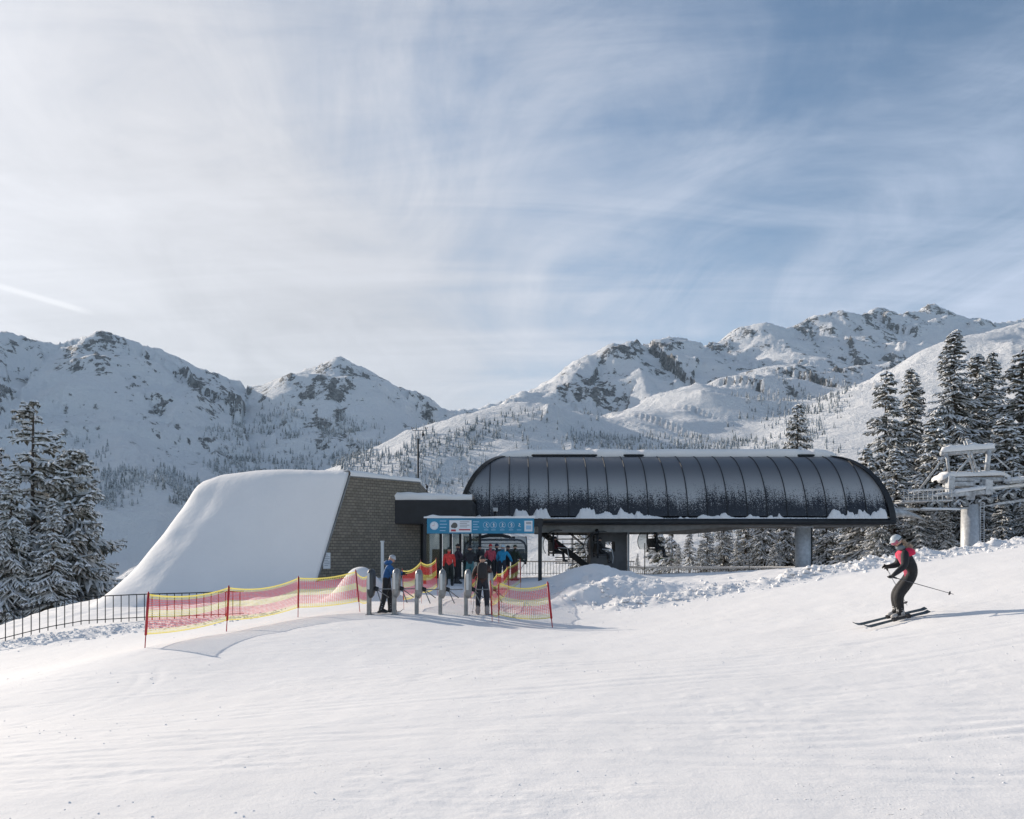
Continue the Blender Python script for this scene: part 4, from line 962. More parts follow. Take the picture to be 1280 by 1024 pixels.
# ---------------------------------------------------------------- striped safety nets
net = bpy.data.materials.new('striped_safety_net'); net.use_nodes = True; t = NT(net.node_tree); b = t.n['Principled BSDF']; out = t.n['Material Output']
uv = t.new('ShaderNodeTexCoord').outputs['UV']; sp = t.new('ShaderNodeSeparateXYZ'); t.l.new(uv, sp.inputs[0]); U_, V_ = sp.outputs[0], sp.outputs[1]
def band(a, c): return t.math('MULTIPLY', t.math('GREATER_THAN', V_, a), t.math('LESS_THAN', V_, c))
redm = t.math('ADD', band(0.14, 0.42), band(0.63, 0.90))
colr = t.mix(redm, (0.72, 0.62, 0.16), (0.66, 0.065, 0.05))
t.l.new(colr, b.inputs['Base Color']); b.inputs['Roughness'].default_value = 0.6
tl_ = t.new('ShaderNodeBsdfTranslucent'); t.l.new(colr, tl_.inputs[0]); ms_ = t.new('ShaderNodeMixShader'); ms_.inputs[0].default_value = 0.45
t.l.new(b.outputs[0], ms_.inputs[1]); t.l.new(tl_.outputs[0], ms_.inputs[2])
def cellw(src, size, w): return t.math('LESS_THAN', t.math('FRACT', t.math('DIVIDE', src, size)), w)
# U is metres along the net, V is 0..1 over about 1.1 m
solid = t.math('MAXIMUM', cellw(U_, 0.055, 0.19), cellw(V_, 0.045, 0.21))
solid = t.math('MAXIMUM', solid, t.math('ADD', t.math('LESS_THAN', V_, 0.03), t.math('GREATER_THAN', V_, 0.965)))
tr = t.new('ShaderNodeBsdfTransparent'); mx = t.new('ShaderNodeMixShader'); t.l.new(solid, mx.inputs[0]); t.l.new(tr.outputs[0], mx.inputs[1]); t.l.new(ms_.outputs[0], mx.inputs[2]); t.l.new(mx.outputs[0], out.inputs[0])
def net_fence(label, posts, group='striped safety net fences', sag=0.12, lean=0.0, extra=None):
    """posts: (px_bottom, py_bottom, Y, px_top, py_top, thick)"""
    base = P(*posts[0][:3]); ft = thing('safety_net_fence', label, 'safety net', tuple(base), group=group)
    tops = []; bots = []
    for (xb, yb, Y, xt, yt, th) in posts:
        pb = P(xb, yb, Y); ptp = P(xt, yt, Y-0.03); pb.z = min(pb.z, gz1(pb.x, pb.y)+0.02)-0.05; d = ptp-pb
        b1 = MB(); k = 0.26
        b1.tube([pb, pb+d*k], 0.012*th, 6); b1.tube([pb+d*k, pb+d*0.995], 0.028*th, 8); b1.tube([pb+d*0.995, ptp+d*0.02], 0.015*th, 6)
        b1.build('post', M_RED, ft, world=True, smooth=True)
        tops.append(pb+d*0.98); bots.append(pb+d*0.27)
    b2 = MB(); rows = []; uvs = []; s = 0
    for i in range(len(posts)-1):
        L = (tops[i+1]-tops[i]).length; n = max(6, int(L/0.16))
        for j in range(n+(i == len(posts)-2)):
            f = j/n; sg = sag*4*f*(1-f)*(1+0.3*math.sin(i*2.3)); tp = tops[i].lerp(tops[i+1], f)-Vector((0, 0, sg)); bt = bots[i].lerp(bots[i+1], f)-Vector((0, 0, sg*0.55))
            if extra: bt.z += extra(s+L*f)
            row = []
            for k in range(13):
                v = k/12; p = bt.lerp(tp, v); bl = 0.05*math.sin(math.pi*v)*math.sin(math.pi*f)+0.025*math.sin(s*1.7+L*f*5.1+v*4)*math.sin(math.pi*v)
                row.append(p+Vector((0.3*bl, -bl, 0)))
            rows.append(row); uvs.append(s+L*f)
        s += L
    b2.grid(rows); o = b2.build('net', net, ft, world=True, smooth=True); u = o.data.uv_layers.new(name='UVMap'); w = 13
    for l in o.data.loops: vi = l.vertex_index; u.data[l.index].uv = (uvs[vi//w], (vi % w)/12)
    return ft
net_fence('long red and yellow striped net left of the turnstiles, on four red posts', [(181, 810, 19.0, 185.5, 741, 1.1), (283, 789, 22.4, 286, 733, 1.15), (372.5, 772, 25.2, 373, 721, 1.0), (450, 764, 25.6, 444.5, 713, .9), (462, 762, 25.9, 462, 716, .6)], sag=0.13)
net_fence('short striped net with deep folds right of the turnstiles, nearest the snow bank', [(615.5, 781, 23.4, 613, 726, .9), (623.5, 782, 23.2, 623.5, 727, .55), (691, 787, 22.6, 684.5, 728, 1.15)], sag=0.12)
net_fence('striped net climbing from the right turnstile to the right side of the queue', [(614, 768, 25.0, 613, 722, .6), (625, 752, 27.0, 621, 716, .6), (637, 745, 31.0, 634, 708, .6), (651, 737, 34.0, 650, 699, .7)], sag=0.08)
net_fence('striped net along the left side of the queue behind the turnstiles', [(505, 762, 26.0, 503, 712, .5), (527, 752, 28.5, 526, 701, .5), (547, 745, 31.0, 545, 698, .5)], sag=0.12)
net_fence('small orange-looking net end behind the skier at the rightmost turnstile', [(589, 755, 28.5, 588, 722, .5), (600, 748, 31.0, 600, 703, .5)], sag=0.05)

# ---------------------------------------------------------------- turnstiles
def turnstile_proto():
    r = thing('turnstile', 'x', 'turnstile', (0, 0, 0), group='row of ski-pass turnstiles')
    b_ = MB(); b_.box((-0.04, 0, 0.33), (0.12, 0.16, 0.78)); b_.build('column', M_TS, r, bevel=0.02)
    b_ = MB(); pr = []                                   # tall rounded reader housing
    for (z, w, d) in ((0.50, .05, .08), (0.58, .12, .20), (0.70, .155, .26), (0.9, .165, .28), (1.1, .165, .28), (1.26, .155, .26), (1.35, .12, .20), (1.40, .05, .09)):
        row = []
        for k in range(16):
            a = 2*math.pi*k/16; c, s = math.cos(a), math.sin(a); e = 0.6
            row.append(Vector((0.03+w*0.72*math.copysign(abs(c)**e, c), d*0.72*math.copysign(abs(s)**e, s)+0.06*(z-0.95), z)))
        pr.append(row)
    b_.grid(pr, close=True); b_.f.append(tuple(range(16))[::-1]); b_.m.append(0); n = len(pr)*16; b_.f.append(tuple(range(n-16, n))); b_.m.append(0)
    b_.build('reader_housing', M_TS, r, smooth=True)
    b_ = MB(); b_.box((-0.005, -0.207, 1.02), (0.075, 0.012, 0.50)); b_.build('front_panel', mat('pale_reader_panel', (0.62, 0.62, 0.60), 0.35), r, bevel=0.01)
    b_ = MB(); b_.tube([(0.12, 0, 0.80), (0.24, 0, 0.76)], 0.07, 10); b_.build('hub', M_DARK, r, smooth=True)
    for a in ((0.66, -0.02, 0.78), (0.40, -0.22, 0.36), (0.52, 0.24, 0.50)):
        b_ = MB(); b_.tube([(0.20, 0, 0.77), a], 0.016, 8); b_.build('arm', M_PAINTGREY, r, smooth=True)
    b_ = MB(); b_.box((-0.02, 0, -0.04), (0.22, 0.30, 0.06)); b_.build('foot_plate', M_PAINTGREY, r)
    return r
M_TS = mat('brushed_turnstile_steel', (0.27, 0.27, 0.265), 0.4, 0.45, var=0.2, vscale=5)
t0 = turnstile_proto()
TL = [(463, 768, 'dark turnstile at the left end of the row, beside the striped net'), (494.5, 769, 'second turnstile from the left, with the blue-jacketed person at it'), (522.5, 770, 'middle turnstile of the five, between two empty lanes'), (552, 770, 'fourth turnstile from the left, beside an empty lane'), (584, 770, 'fifth turnstile, directly left of the skier with the black backpack'), (610.5, 768, 'last turnstile, half hidden behind the right striped net')]
for i, (px, py, lb) in enumerate(TL):
    Y = 24.7 if i < 5 else 25.1; g = on_ground(px, Y, 0.02); g.z = min(g.z, P(px, py, Y).z+0.04)
    r = t0 if i == 0 else dup(t0); r.location = g; r['label'] = lb; r.rotation_euler = (0, 0, rad(-6+3*i))
dk = mat('dark_turnstile_shell', (0.06, 0.065, 0.07), 0.45, 0.2)
for ch in t0.children:
    if ch.name.startswith('reader_housing'): ch.data = ch.data.copy(); ch.data.materials[0] = dk
post = on_ground(478, 27.5, 0); b_ = MB(); b_.box((0, 0, 0.85), (0.13, 0.10, 1.75)); b_.box((0, 0, 1.74), (0.17, 0.14, 0.06)); o = b_.build('marker_post', M_LIGHTPIPE, bevel=0.01); o.location = (P(478, 0, 35).x, 35, gz1(P(478, 0, 35).x, 35)); tag(o, 'pale upright post before the right corner of the shingled wall', 'post')

# ---------------------------------------------------------------- information banner over the queue
YB = 36.0
ga = thing('banner_gantry', 'blue information banner on a dark steel gantry spanning the queue', 'banner', tuple(P(603, 720, YB)))
for px, w in ((531, 0.13), (675, 0.17)):
    x = P(px, 0, YB).x; b_ = MB(); b_.box((x, YB, (P(0, 648, YB).z-2.0)/2), (w, 0.14, P(0, 648, YB).z+2.0)); b_.build('post', M_DARK, ga, world=True)
b_ = MB(); xa, xb = P(531, 0, YB).x, P(677, 0, YB).x; b_.box(((xa+xb)/2, YB+0.02, P(0, 650, YB).z), (xb-xa, 0.1, 0.10)); b_.box((P(673, 0, YB).x, YB+0.02, P(0, 653.5, YB).z), (0.42, 0.12, 0.34)); b_.box(((xa+xb)/2, YB+0.06, P(0, 666.5, YB).z), (xb-xa, 0.05, 0.05)); b_.build('crossbeam', M_DARK, ga, world=True)
xa, xb = P(534, 0, YB).x, P(667.5, 0, YB).x; za, zb = P(0, 667, YB).z, P(0, 648, YB).z
blue = mat('banner_blue', (0.02, 0.22, 0.38), 0.5, var=0.12, vscale=1)
b_ = MB(); b_.box(((xa+xb)/2, YB-0.08, (za+zb)/2), (xb-xa, 0.04, zb-za)); bn_ = b_.build('banner_panel', blue, ga, world=True)
wh = mat('banner_white', (0.72, 0.75, 0.78), 0.5); yf = YB-0.104
def disc(b, cx_, cz_, r0, r1, n=24, m=0, y=yf):
    for k in range(n):
        a, c = 2*math.pi*k/n, 2*math.pi*(k+1)/n
        b.face([(cx_+r0*math.cos(a), y, cz_+r0*math.sin(a)), (cx_+r0*math.cos(c), y, cz_+r0*math.sin(c)), (cx_+r1*math.cos(c), y, cz_+r1*math.sin(c)), (cx_+r1*math.cos(a), y, cz_+r1*math.sin(a))], m)
def rect(b, xa_, za_, xb_, zb_, m=0, y=yf): b.face([(xa_, y, za_), (xb_, y, za_), (xb_, y, zb_), (xa_, y, zb_)], m)
def bp(px, py): q = P(px, py, YB); return q.x, q.z
PM = []
def newpart(n):
    PM.append((n, MB())); return PM[-1][1]
mk = newpart('round_sign'); rg = mat('banner_red_print', (0.45, 0.05, 0.07), 0.5); dkp = mat('banner_dark_print', (0.10, 0.10, 0.09), 0.5); lb_ = mat('banner_pale_print', (0.30, 0.50, 0.68), 0.5)
cxx, czz = bp(543, 657.3); disc(mk, cxx, czz, 0.0, 0.185, 28)
rect(mk, cxx-0.005, czz-0.01, cxx+0.005, czz+0.13, 2, yf-.003); rect(mk, cxx-0.09, czz-0.005, cxx+0.0, czz+0.007, 1, yf-.004); disc(mk, cxx, czz, 0.150, 0.162, 28, 3, yf-.003)
mk = newpart('text_lines')
for k, (a, c) in enumerate(((550, 558), (550, 559), (550, 558), (550, 557))):
    q0 = bp(a, 651+k*4); q1 = bp(c, 652+k*4); rect(mk, q0[0], q1[1], q1[0], q0[1], 3)
mk = newpart('goggles_advert'); q0 = bp(562, 650.5); q1 = bp(589.5, 665.5); rect(mk, q0[0], q1[1], q1[0], q0[1], 0, yf-.001)
for k in range(9):          # dark goggles picture
    a = k/9*math.pi; c = bp(568, 657.5)
disc(mk, bp(568.5, 657)[0], bp(568.5, 657)[1], 0, 0.13, 14, 2, yf-.004); disc(mk, bp(566, 658)[0], bp(566, 658)[1], 0, 0.08, 12, 2, yf-.005); rect(mk, *bp(564, 664.5), *bp(570, 662), 1, yf-.004)
for k in range(4): q0 = bp(575, 652+k*2.1); q1 = bp(587-k % 2*3, 653.0+k*2.1); rect(mk, q0[0], q1[1], q1[0], q0[1], 4, yf-.004)
q0 = bp(574, 661.5); q1 = bp(588, 663.2); rect(mk, q0[0], q1[1], q1[0], q0[1], 1, yf-.004)
mk = newpart('text_lines')
for k in range(4): q0 = bp(591.5, 652+k*3.2); q1 = bp(599-k % 2*2, 653+k*3.2); rect(mk, q0[0], q1[1], q1[0], q0[1], 3)
for k, px in enumerate((608, 617, 628, 639, 649)):
    mk = newpart('pictogram'); c = bp(px, 656.5)
    if k < 4: disc(mk, c[0], c[1], 0.125, 0.148, 22, 3)
    # small white pictograms: head, body stroke, slanted ski stroke
    disc(mk, c[0]+0.01, c[1]+0.065, 0, 0.024, 10, 0, yf-.002)
    an = (-0.5, 0.4, 0.0, 0.5, -0.4)[k]; ca_, sa_ = math.cos(an), math.sin(an)
    for (xx, zz, w, h) in ((0, 0.0, .028, .10), (0.02, -.06, .12, .018), (0.035, .02, .07, .016)):
        pts = [(-w/2, -h/2), (w/2, -h/2), (w/2, h/2), (-w/2, h/2)]; mk.face([(c[0]+xx+p[0]*ca_-p[1]*sa_, yf-.002, c[1]+zz+p[0]*sa_+p[1]*ca_) for p in pts], 0)
    q0 = bp(px-3.0, 663); rect(mk, q0[0], q0[1], q0[0]+0.2, q0[1]+0.03, 3)
mk = newpart('end_panel'); q0 = bp(655.5, 651.2); q1 = bp(665.5, 664.5); rect(mk, q0[0], q1[1], q1[0], q0[1], 0)
rect(mk, *bp(657.5, 662), *bp(664, 657), 3, yf-.003); rect(mk, *bp(657.5, 655.5), *bp(664, 652.5), 4, yf-.003)
for n_q, m_q in PM: m_q.build(n_q, [wh, rg, dkp, lb_, mat('banner_grey_print', (0.35, 0.37, 0.40), 0.5)], bn_, origin=tuple(ga.location))
rows = []
for i in range(50):
    u = i/49; x = P(530, 0, YB).x+(P(669, 0, YB).x-P(530, 0, YB).x)*u; h = 0.05+0.05*float(vnoise(x*2, 1, 3))+0.06*math.exp(-((u-0.08)/0.04)**2); z = P(0, 648, YB).z+0.015
    rows.append([Vector((x, YB-0.12, z-0.01)), Vector((x, YB-0.12, z+h*0.6)), Vector((x, YB-0.04, z+h)), Vector((x, YB+0.1, z+h*0.7)), Vector((x, YB+0.12, z))])
snow_strip('snow_cap', rows, ga)
# ---------------------------------------------------------------- people
SKIN = mat('face_skin', (0.50, 0.29, 0.21), 0.55, var=0.08, vscale=30)
EYE = mat('eye_dark', (0.02, 0.015, 0.012), 0.3); LIP = mat('lip', (0.35, 0.10, 0.09), 0.5)
def cloth(name, col): return mat(name, col, 0.75, var=0.22, vscale=9, bump=0.35, bscale=26)
C_BLACK = cloth('black_fabric', (0.018, 0.018, 0.022)); C_GLOVE = mat('black_glove', (0.015, 0.015, 0.015), 0.7)
def kin(h=1.75, lean=0.0, head=0.0, armL=(10, 12, 25), armR=(10, 12, 25), legL=(0, 4, 4), legR=(0, 4, 4), stance=0.10, turn=0.0):
    """local joints; x right, y forward; arm=(forward, outward, elbow bend), leg=(forward, outward, knee bend) in degrees"""
    k = h/1.75; J = {}
    def fw(a): return Vector((0, math.sin(rad(a)), 0))
    up = Vector((0, math.sin(rad(lean)), math.cos(rad(lean))))
    pel = Vector((0, 0, 0.95)); J['pel'] = pel; J['spn'] = pel+up*0.18; J['chs'] = pel+up*0.40; J['nek'] = pel+up*0.53
    hu = Vector((0.25*math.sin(rad(turn)), math.sin(rad(lean+head)), math.cos(rad(lean+head)))); J['hd0'] = J['nek']+hu*0.07; J['hd1'] = J['nek']+hu*0.15
    for s, nm_, arm, leg in ((-1, 'L', armL, legL), (1, 'R', armR, legR)):
        shd = pel+up*0.475+Vector((s*0.19, 0, 0)); J['sh'+nm_] = shd
        def adir(f, o): return Vector((s*math.sin(rad(o)), math.sin(rad(f))*math.cos(rad(o)), -math.cos(rad(f))*math.cos(rad(o))))
        el = shd+adir(arm[0], arm[1])*0.29; wr = el+adir(arm[0]+arm[2], arm[1]*0.4)*0.25; J['el'+nm_] = el; J['wr'+nm_] = wr; J['ha'+nm_] = wr+(wr-el).normalized()*0.07
        hp = pel+Vector((s*0.095, 0, -0.03)); J['hp'+nm_] = hp
        kn = hp+adir(leg[0], leg[1])*0.43; an = kn+adir(leg[0]-leg[2], leg[1]*0.3)*0.42; J['kn'+nm_] = kn; J['an'+nm_] = an; J['to'+nm_] = an+Vector((s*0.02, 0.15, -0.05))
    for q in J: J[q] = J[q]*k
    return J
RAD = dict(pel=.165, spn=.155, chs=.175, nek=.062, hd0=.070, hd1=.075, shL=.088, shR=.088, elL=.066, elR=.066, wrL=.048, wrR=.048, haL=.042, haR=.042,
           hpL=.120, hpR=.120, knL=.085, knR=.085, anL=.068, anR=.068, toL=.045, toR=.045)
BONES = [('pel', 'spn'), ('spn', 'chs'), ('chs', 'nek'), ('nek', 'hd0'), ('hd0', 'hd1')]+[(a+s, b+s) for s in 'LR' for a, b in (('sh', 'el'), ('el', 'wr'), ('wr', 'ha'), ('hp', 'kn'), ('kn', 'an'), ('an', 'to'))]+[('chs', 'sh'+s) for s in 'LR']+[('pel', 'hp'+s) for s in 'LR']
def figure(name, label, J, loc, rotz, jacket, trousers, fwd=Vector((0, 1, 0)), hat=None, hatkind='beanie', goggles=None, pack=None, boots=None, hood=None, extra=None, girth=1.0, group=None, face=True, hair=None, glove=None, stripes=None, k=1.0, boot_cuff=0.21):
    """one continuous body grown over a skeleton; hat, boots, pack etc. are children"""
    root = thing(name, label, 'person', loc, rotz, group)
    names = list(J); verts = [J[n_] for n_ in names]; R_ = [RAD[n_]*girth*k*((1.30 if n_[:2] == 'kn' else 1.1 if n_[:2] == 'an' else 1.12 if n_ in ('chs', 'spn', 'pel', 'elL', 'elR', 'shL', 'shR') else 1) if boot_cuff < .2 else 1) for n_ in names]; E_ = [(names.index(a), names.index(b)) for a, b in BONES]
    for s in 'LR':                                             # four fingers and a thumb per hand
        ha, wr, el = J['ha'+s], J['wr'+s], J['el'+s]; d = (ha-wr).normalized(); side = d.cross(fwd); side = side.normalized() if side.length > .1 else Vector((1, 0, 0)); curl = side.cross(d).normalized()*(-1)
        if curl.dot(fwd) < 0: curl = -curl
        hi = names.index('ha'+s)
        for q, (o, ln) in enumerate(((-.030, .066), (-.010, .076), (.010, .072), (.030, .058))):
            b0 = len(verts); verts += [ha+side*o*k+d*0.018*k, ha+side*o*1.1*k+d*(0.018+ln*.5)*k+curl*.014*k, ha+side*o*1.1*k+d*(0.018+ln*.75)*k+curl*.045*k]; R_ += [.0135*k, .0125*k, .010*k]; E_ += [(hi, b0), (b0, b0+1), (b0+1, b0+2)]; names += ['f'+s]*3
        b0 = len(verts); verts += [ha+side*-.040*k-d*.015*k+curl*.018*k, ha+side*-.048*k+d*.025*k+curl*.040*k]; R_ += [.0145*k, .012*k]; E_ += [(hi, b0), (b0, b0+1)]; names += ['f'+s]*2
    me = bpy.data.meshes.new('skeleton'); me.from_pydata([tuple(v) for v in verts], E_, []); tmp = bpy.data.objects.new('skeleton', me); COL.objects.link(tmp)
    sk = tmp.modifiers.new('skin', 'SKIN'); sk.use_smooth_shade = True; sk.branch_smoothing = 0.6
    if not me.skin_vertices: 
        bm = bmesh.new(); bm.from_mesh(me); bm.verts.layers.skin.verify(); bm.to_mesh(me); bm.free()
    for i, r in enumerate(R_): sv = me.skin_vertices[0].data[i]; sv.radius = (r, r); sv.use_root = (i == 0)
    tmp.modifiers.new('sub', 'SUBSURF').levels = 2
    dg = bpy.context.evaluated_depsgraph_get(); bm_ = bpy.data.meshes.new_from_object(tmp.evaluated_get(dg)); bpy.data.objects.remove(tmp); bpy.data.meshes.remove(me)
    bm_.name = 'body'; body = bpy.data.objects.new('body', bm_); COL.objects.link(body); body.parent = root
    bm_.materials.clear(); mats_ = [jacket, trousers, glove or C_GLOVE, SKIN, stripes or jacket]
    for q in mats_: bm_.materials.append(q)
    reg = {}
    for a, c in BONES:
        key = 0
        if a[:2] in ('kn', 'an', 'hp'): key = 1
        if a[:2] == 'wr': key = 2
        if a in ('nek', 'hd0'): key = 3
        if a == 'pel' and c[:2] == 'hp': key = 1
        reg[(a, c)] = key
    for p in bm_.polygons:
        c = p.center; best = 9e9; kk = 0
        for (a, d), key in reg.items():
            A1, B1 = J[a], J[d]; ab = B1-A1; t_ = max(0, min(1, (c-A1).dot(ab)/max(1e-6, ab.length_squared))); ds = (c-(A1+ab*t_)).length/(RAD[a]+0.03)
            if ds < best: best = ds; kk = key
        if c.z < J['pel'].z-0.14*k and kk == 0 and (c-J['pel']).length < 0.3*k and abs((c-J['pel']).z) > .1*k: kk = 1
        if stripes and kk == 0 and fwd.dot((c-J['chs']).normalized()) > 0.80: kk = 4
        if (c-J['haL']).length < .085*k or (c-J['haR']).length < .085*k: kk = 2
        p.material_index = kk; p.use_smooth = True
    # head: skull with brow, nose, chin and ears joined on the neck
    up = (J['hd1']-J['hd0']).normalized(); f = (fwd-up*fwd.dot(up)).normalized(); rt = f.cross(up).normalized(); hc = J['hd1']+up*0.015*k
    M = Matrix((rt, f, up)).transposed()
    hb = MB(); rows = []
    for a in range(15):
        th = math.pi*a/14; row = []
        for c in range(20):
            ph = 2*math.pi*c/20; x, y, z = math.sin(th)*math.cos(ph), math.sin(th)*math.sin(ph), math.cos(th)
            jaw = 1-0.28*max(0, -z)**1.2; X = 0.076*x*jaw; Y = 0.094*y*(1 if y < 0 else 0.96-0.05*max(0, -z)); Z_ = 0.118*z
            if y > 0.6 and abs(x) < 0.35: Y += 0.020*math.exp(-((z+0.18)/0.16)**2)*(1-abs(x)/.35)+0.007*math.exp(-((z+0.72)/0.14)**2)-0.006*math.exp(-((z-0.08)/0.1)**2)
            row.append(hc+M @ Vector((X, Y, Z_))*k)
        rows.append(row)
    hb.grid(rows[::-1], 0, close=True)
    for s in (-1, 1):
        hb.blob(hc+M @ Vector((s*0.080, -0.004, -0.008))*k, (0.012*k, 0.020*k, 0.030*k), 0, 8, 6)
        hb.blob(hc+M @ Vector((s*0.030, 0.086, 0.012))*k, (0.011*k, 0.008*k, 0.007*k), 1, 8, 6)
    hb.blob(hc+M @ Vector((0, 0.086, -0.055))*k, (0.024*k, 0.009*k, 0.007*k), 2, 8, 6)
    hm = hb.build('tmp', [SKIN, EYE, LIP]); 
    bmx = bmesh.new(); bmx.from_mesh(bm_); n0 = len(bmx.faces); bmx.from_mesh(hm.data); bmx.faces.ensure_lookup_table()
    for i in range(n0, len(bmx.faces)): fc = bmx.faces[i]; fc.material_index = {0: 3, 1: 5, 2: 6}[fc.material_index]; fc.smooth = True
    bmx.to_mesh(bm_); bmx.free(); bm_.materials.append(EYE); bm_.materials.append(LIP); bpy.data.objects.remove(hm)
    def dome(name_, m_, rx, ry, rz, zmin, off=(0, 0, 0), brim=0, m2=None):
        b1 = MB(); rows = []
        for a in range(9):
            th = math.acos(max(-1, 1-(1-zmin)*a/8)); rows.append([hc+M @ (Vector(off)+Vector((rx*math.sin(th)*math.cos(2*math.pi*c/18), ry*math.sin(th)*math.sin(2*math.pi*c/18), rz*math.cos(th))))*k for c in range(18)])
        b1.grid(rows[::-1], 0, close=True)
        # rim closes inward so that the shell has thickness
        last = rows[-1]; ins = [hc+(p-hc)*0.90 for p in last]; b1.grid([ins, last][::1], 0, close=True)
        return b1.build(name_, m_, root, smooth=True)
    if hat is not None:
        if hatkind == 'helmet':
            hel = dome('helmet', hat, 0.108, 0.128, 0.130, -0.15, (0, -0.010, 0.020))
            b1 = MB(); b1.box(hc+M @ Vector((0, 0.10, 0.052))*k, (0.15*k, 0.05*k, 0.018*k), 0, M); b1.build('visor', hat, hel, bevel=0.004)
        else:
            hel = dome('beanie', hat, 0.096, 0.112, 0.125, 0.05, (0, -0.006, 0.018))
            if hatkind == 'pompom': b1 = MB(); b1.blob(hc+up*0.155*k, 0.035*k, 0, 8, 6, .15); b1.build('pompom', hat, hel, smooth=True)
    if goggles is not None:
        b1 = MB(); rows = []
        for z in (-0.012, 0.000, 0.035, 0.048):
            rows.append([hc+M @ Vector((0.088*math.sin(a), 0.105*math.cos(a)+(0.012 if -0.01 < z < 0.04 else 0), z+0.004))*k for a in np.linspace(-1.25, 1.25, 13)])
        b1.grid(rows); g_ = b1.build('goggles', goggles, root, smooth=True); sd = g_.modifiers.new('t', 'SOLIDIFY'); sd.thickness = 0.012
        b1 = MB(); ring = [hc+M @ Vector((0.112*math.cos(a), 0.134*math.sin(a)-0.010, 0.028))*k for a in np.linspace(0.2, math.pi-0.2+0, 3)]
        ring = [hc+M @ Vector((0.110*math.sin(a), 0.130*math.cos(a)-0.010, 0.022))*k for a in np.linspace(1.1, 2*math.pi-1.1, 16)]; b1.tube(ring, 0.011*k, 6); b1.build('strap', C_BLACK, g_, smooth=True)
    if hair is not None:
        b1 = MB(); b1.tube([hc+M @ Vector((0, -0.09, -0.03))*k, hc+M @ Vector((0, -0.13, -0.09))*k, hc+M @ Vector((0.01, -0.15, -0.19))*k, hc+M @ Vector((0, -0.14, -0.27))*k], [0.045*k, 0.055*k, 0.048*k, 0.015*k], 8); b1.build('hair', hair, root, smooth=True)
    if hood is not None:
        b1 = MB(); c = J['nek']-f*0.07*k; b1.blob(c+up*0.0, (0.13*k, 0.10*k, 0.075*k), 0, 12, 8, .08, random.Random(2)); b1.build('hood', hood, root, smooth=True)
    if pack is not None:
        up2 = (J['chs']-J['pel']).normalized(); f2 = (fwd-up2*fwd.dot(up2)).normalized(); r2 = f2.cross(up2).normalized(); M2 = Matrix((r2, f2, up2)).transposed(); c = J['chs']-f2*0.22*k-up2*0.04*k
        b1 = MB(); rows = []
        for z, w in ((-.25, .6), (-.22, .9), (-.05, 1.0), (.12, .95), (.20, .8), (.24, .45)):
            rows.append([c+M2 @ Vector((0.15*w*math.copysign(abs(math.cos(a))**.6, math.cos(a)), 0.095*w*math.copysign(abs(math.sin(a))**.6, math.sin(a)), z))*k for a in np.linspace(0, 2*math.pi, 16, endpoint=False)])
        b1.grid(rows, close=True); b1.f.append(tuple(range(16))[::-1]); b1.m.append(0); b1.f.append(tuple(range(80, 96))); b1.m.append(0); pk = b1.build('backpack', pack, root, smooth=True)
        for s in (-1, 1):
            b1 = MB(); b1.tube([c+M2 @ Vector((s*.09, .06, .2))*k, c+M2 @ Vector((s*.11, .22, .24))*k, c+M2 @ Vector((s*.13, .40, .10))*k, c+M2 @ Vector((s*.12, .30, -.10))*k, c+M2 @ Vector((s*.10, .08, -.18))*k], 0.016*k, 6); b1.build('shoulder_strap', pack, pk, smooth=True)
    bt = boots or mat('dark_ski_boot', (0.03, 0.03, 0.035), 0.35)
    for s in 'LR':
        an, kn, to = J['an'+s], J['kn'+s], J['to'+s]; sd = (kn-an).normalized(); d = (to-an); d = (d-Vector((0, 0, d.z))).normalized() if (d.x**2+d.y**2) > 1e-5 else f
        b1 = MB(); b1.tube([an+sd*boot_cuff*k, an+sd*boot_cuff*.5*k, an+Vector((0, 0, 0.01))*k, an+Vector((0, 0, -0.055))*k-d*0.01*k], [0.073*k, 0.076*k, 0.078*k, 0.066*k], 10)
        b1.tube([an-d*0.075*k+Vector((0, 0, -.05))*k, an+d*0.05*k+Vector((0, 0, -.035))*k, an+d*0.15*k+Vector((0, 0, -.055))*k, an+d*0.205*k+Vector((0, 0, -.068))*k], [0.052*k, 0.062*k, 0.052*k, 0.030*k], 10)
        bo = b1.build('boot', bt, root, smooth=True)
        b1 = MB()
        rt2 = d.cross(Vector((0, 0, 1)))
        for q in (0.02, boot_cuff*.5, boot_cuff*.8): b1.tube([an+sd*q*k+rt2*0.08*k, an+sd*q*k+d*0.082*k, an+sd*q*k-rt2*0.08*k], 0.009*k, 6)
        b1.build('buckle', M_STEEL, bo, smooth=True)
    return root
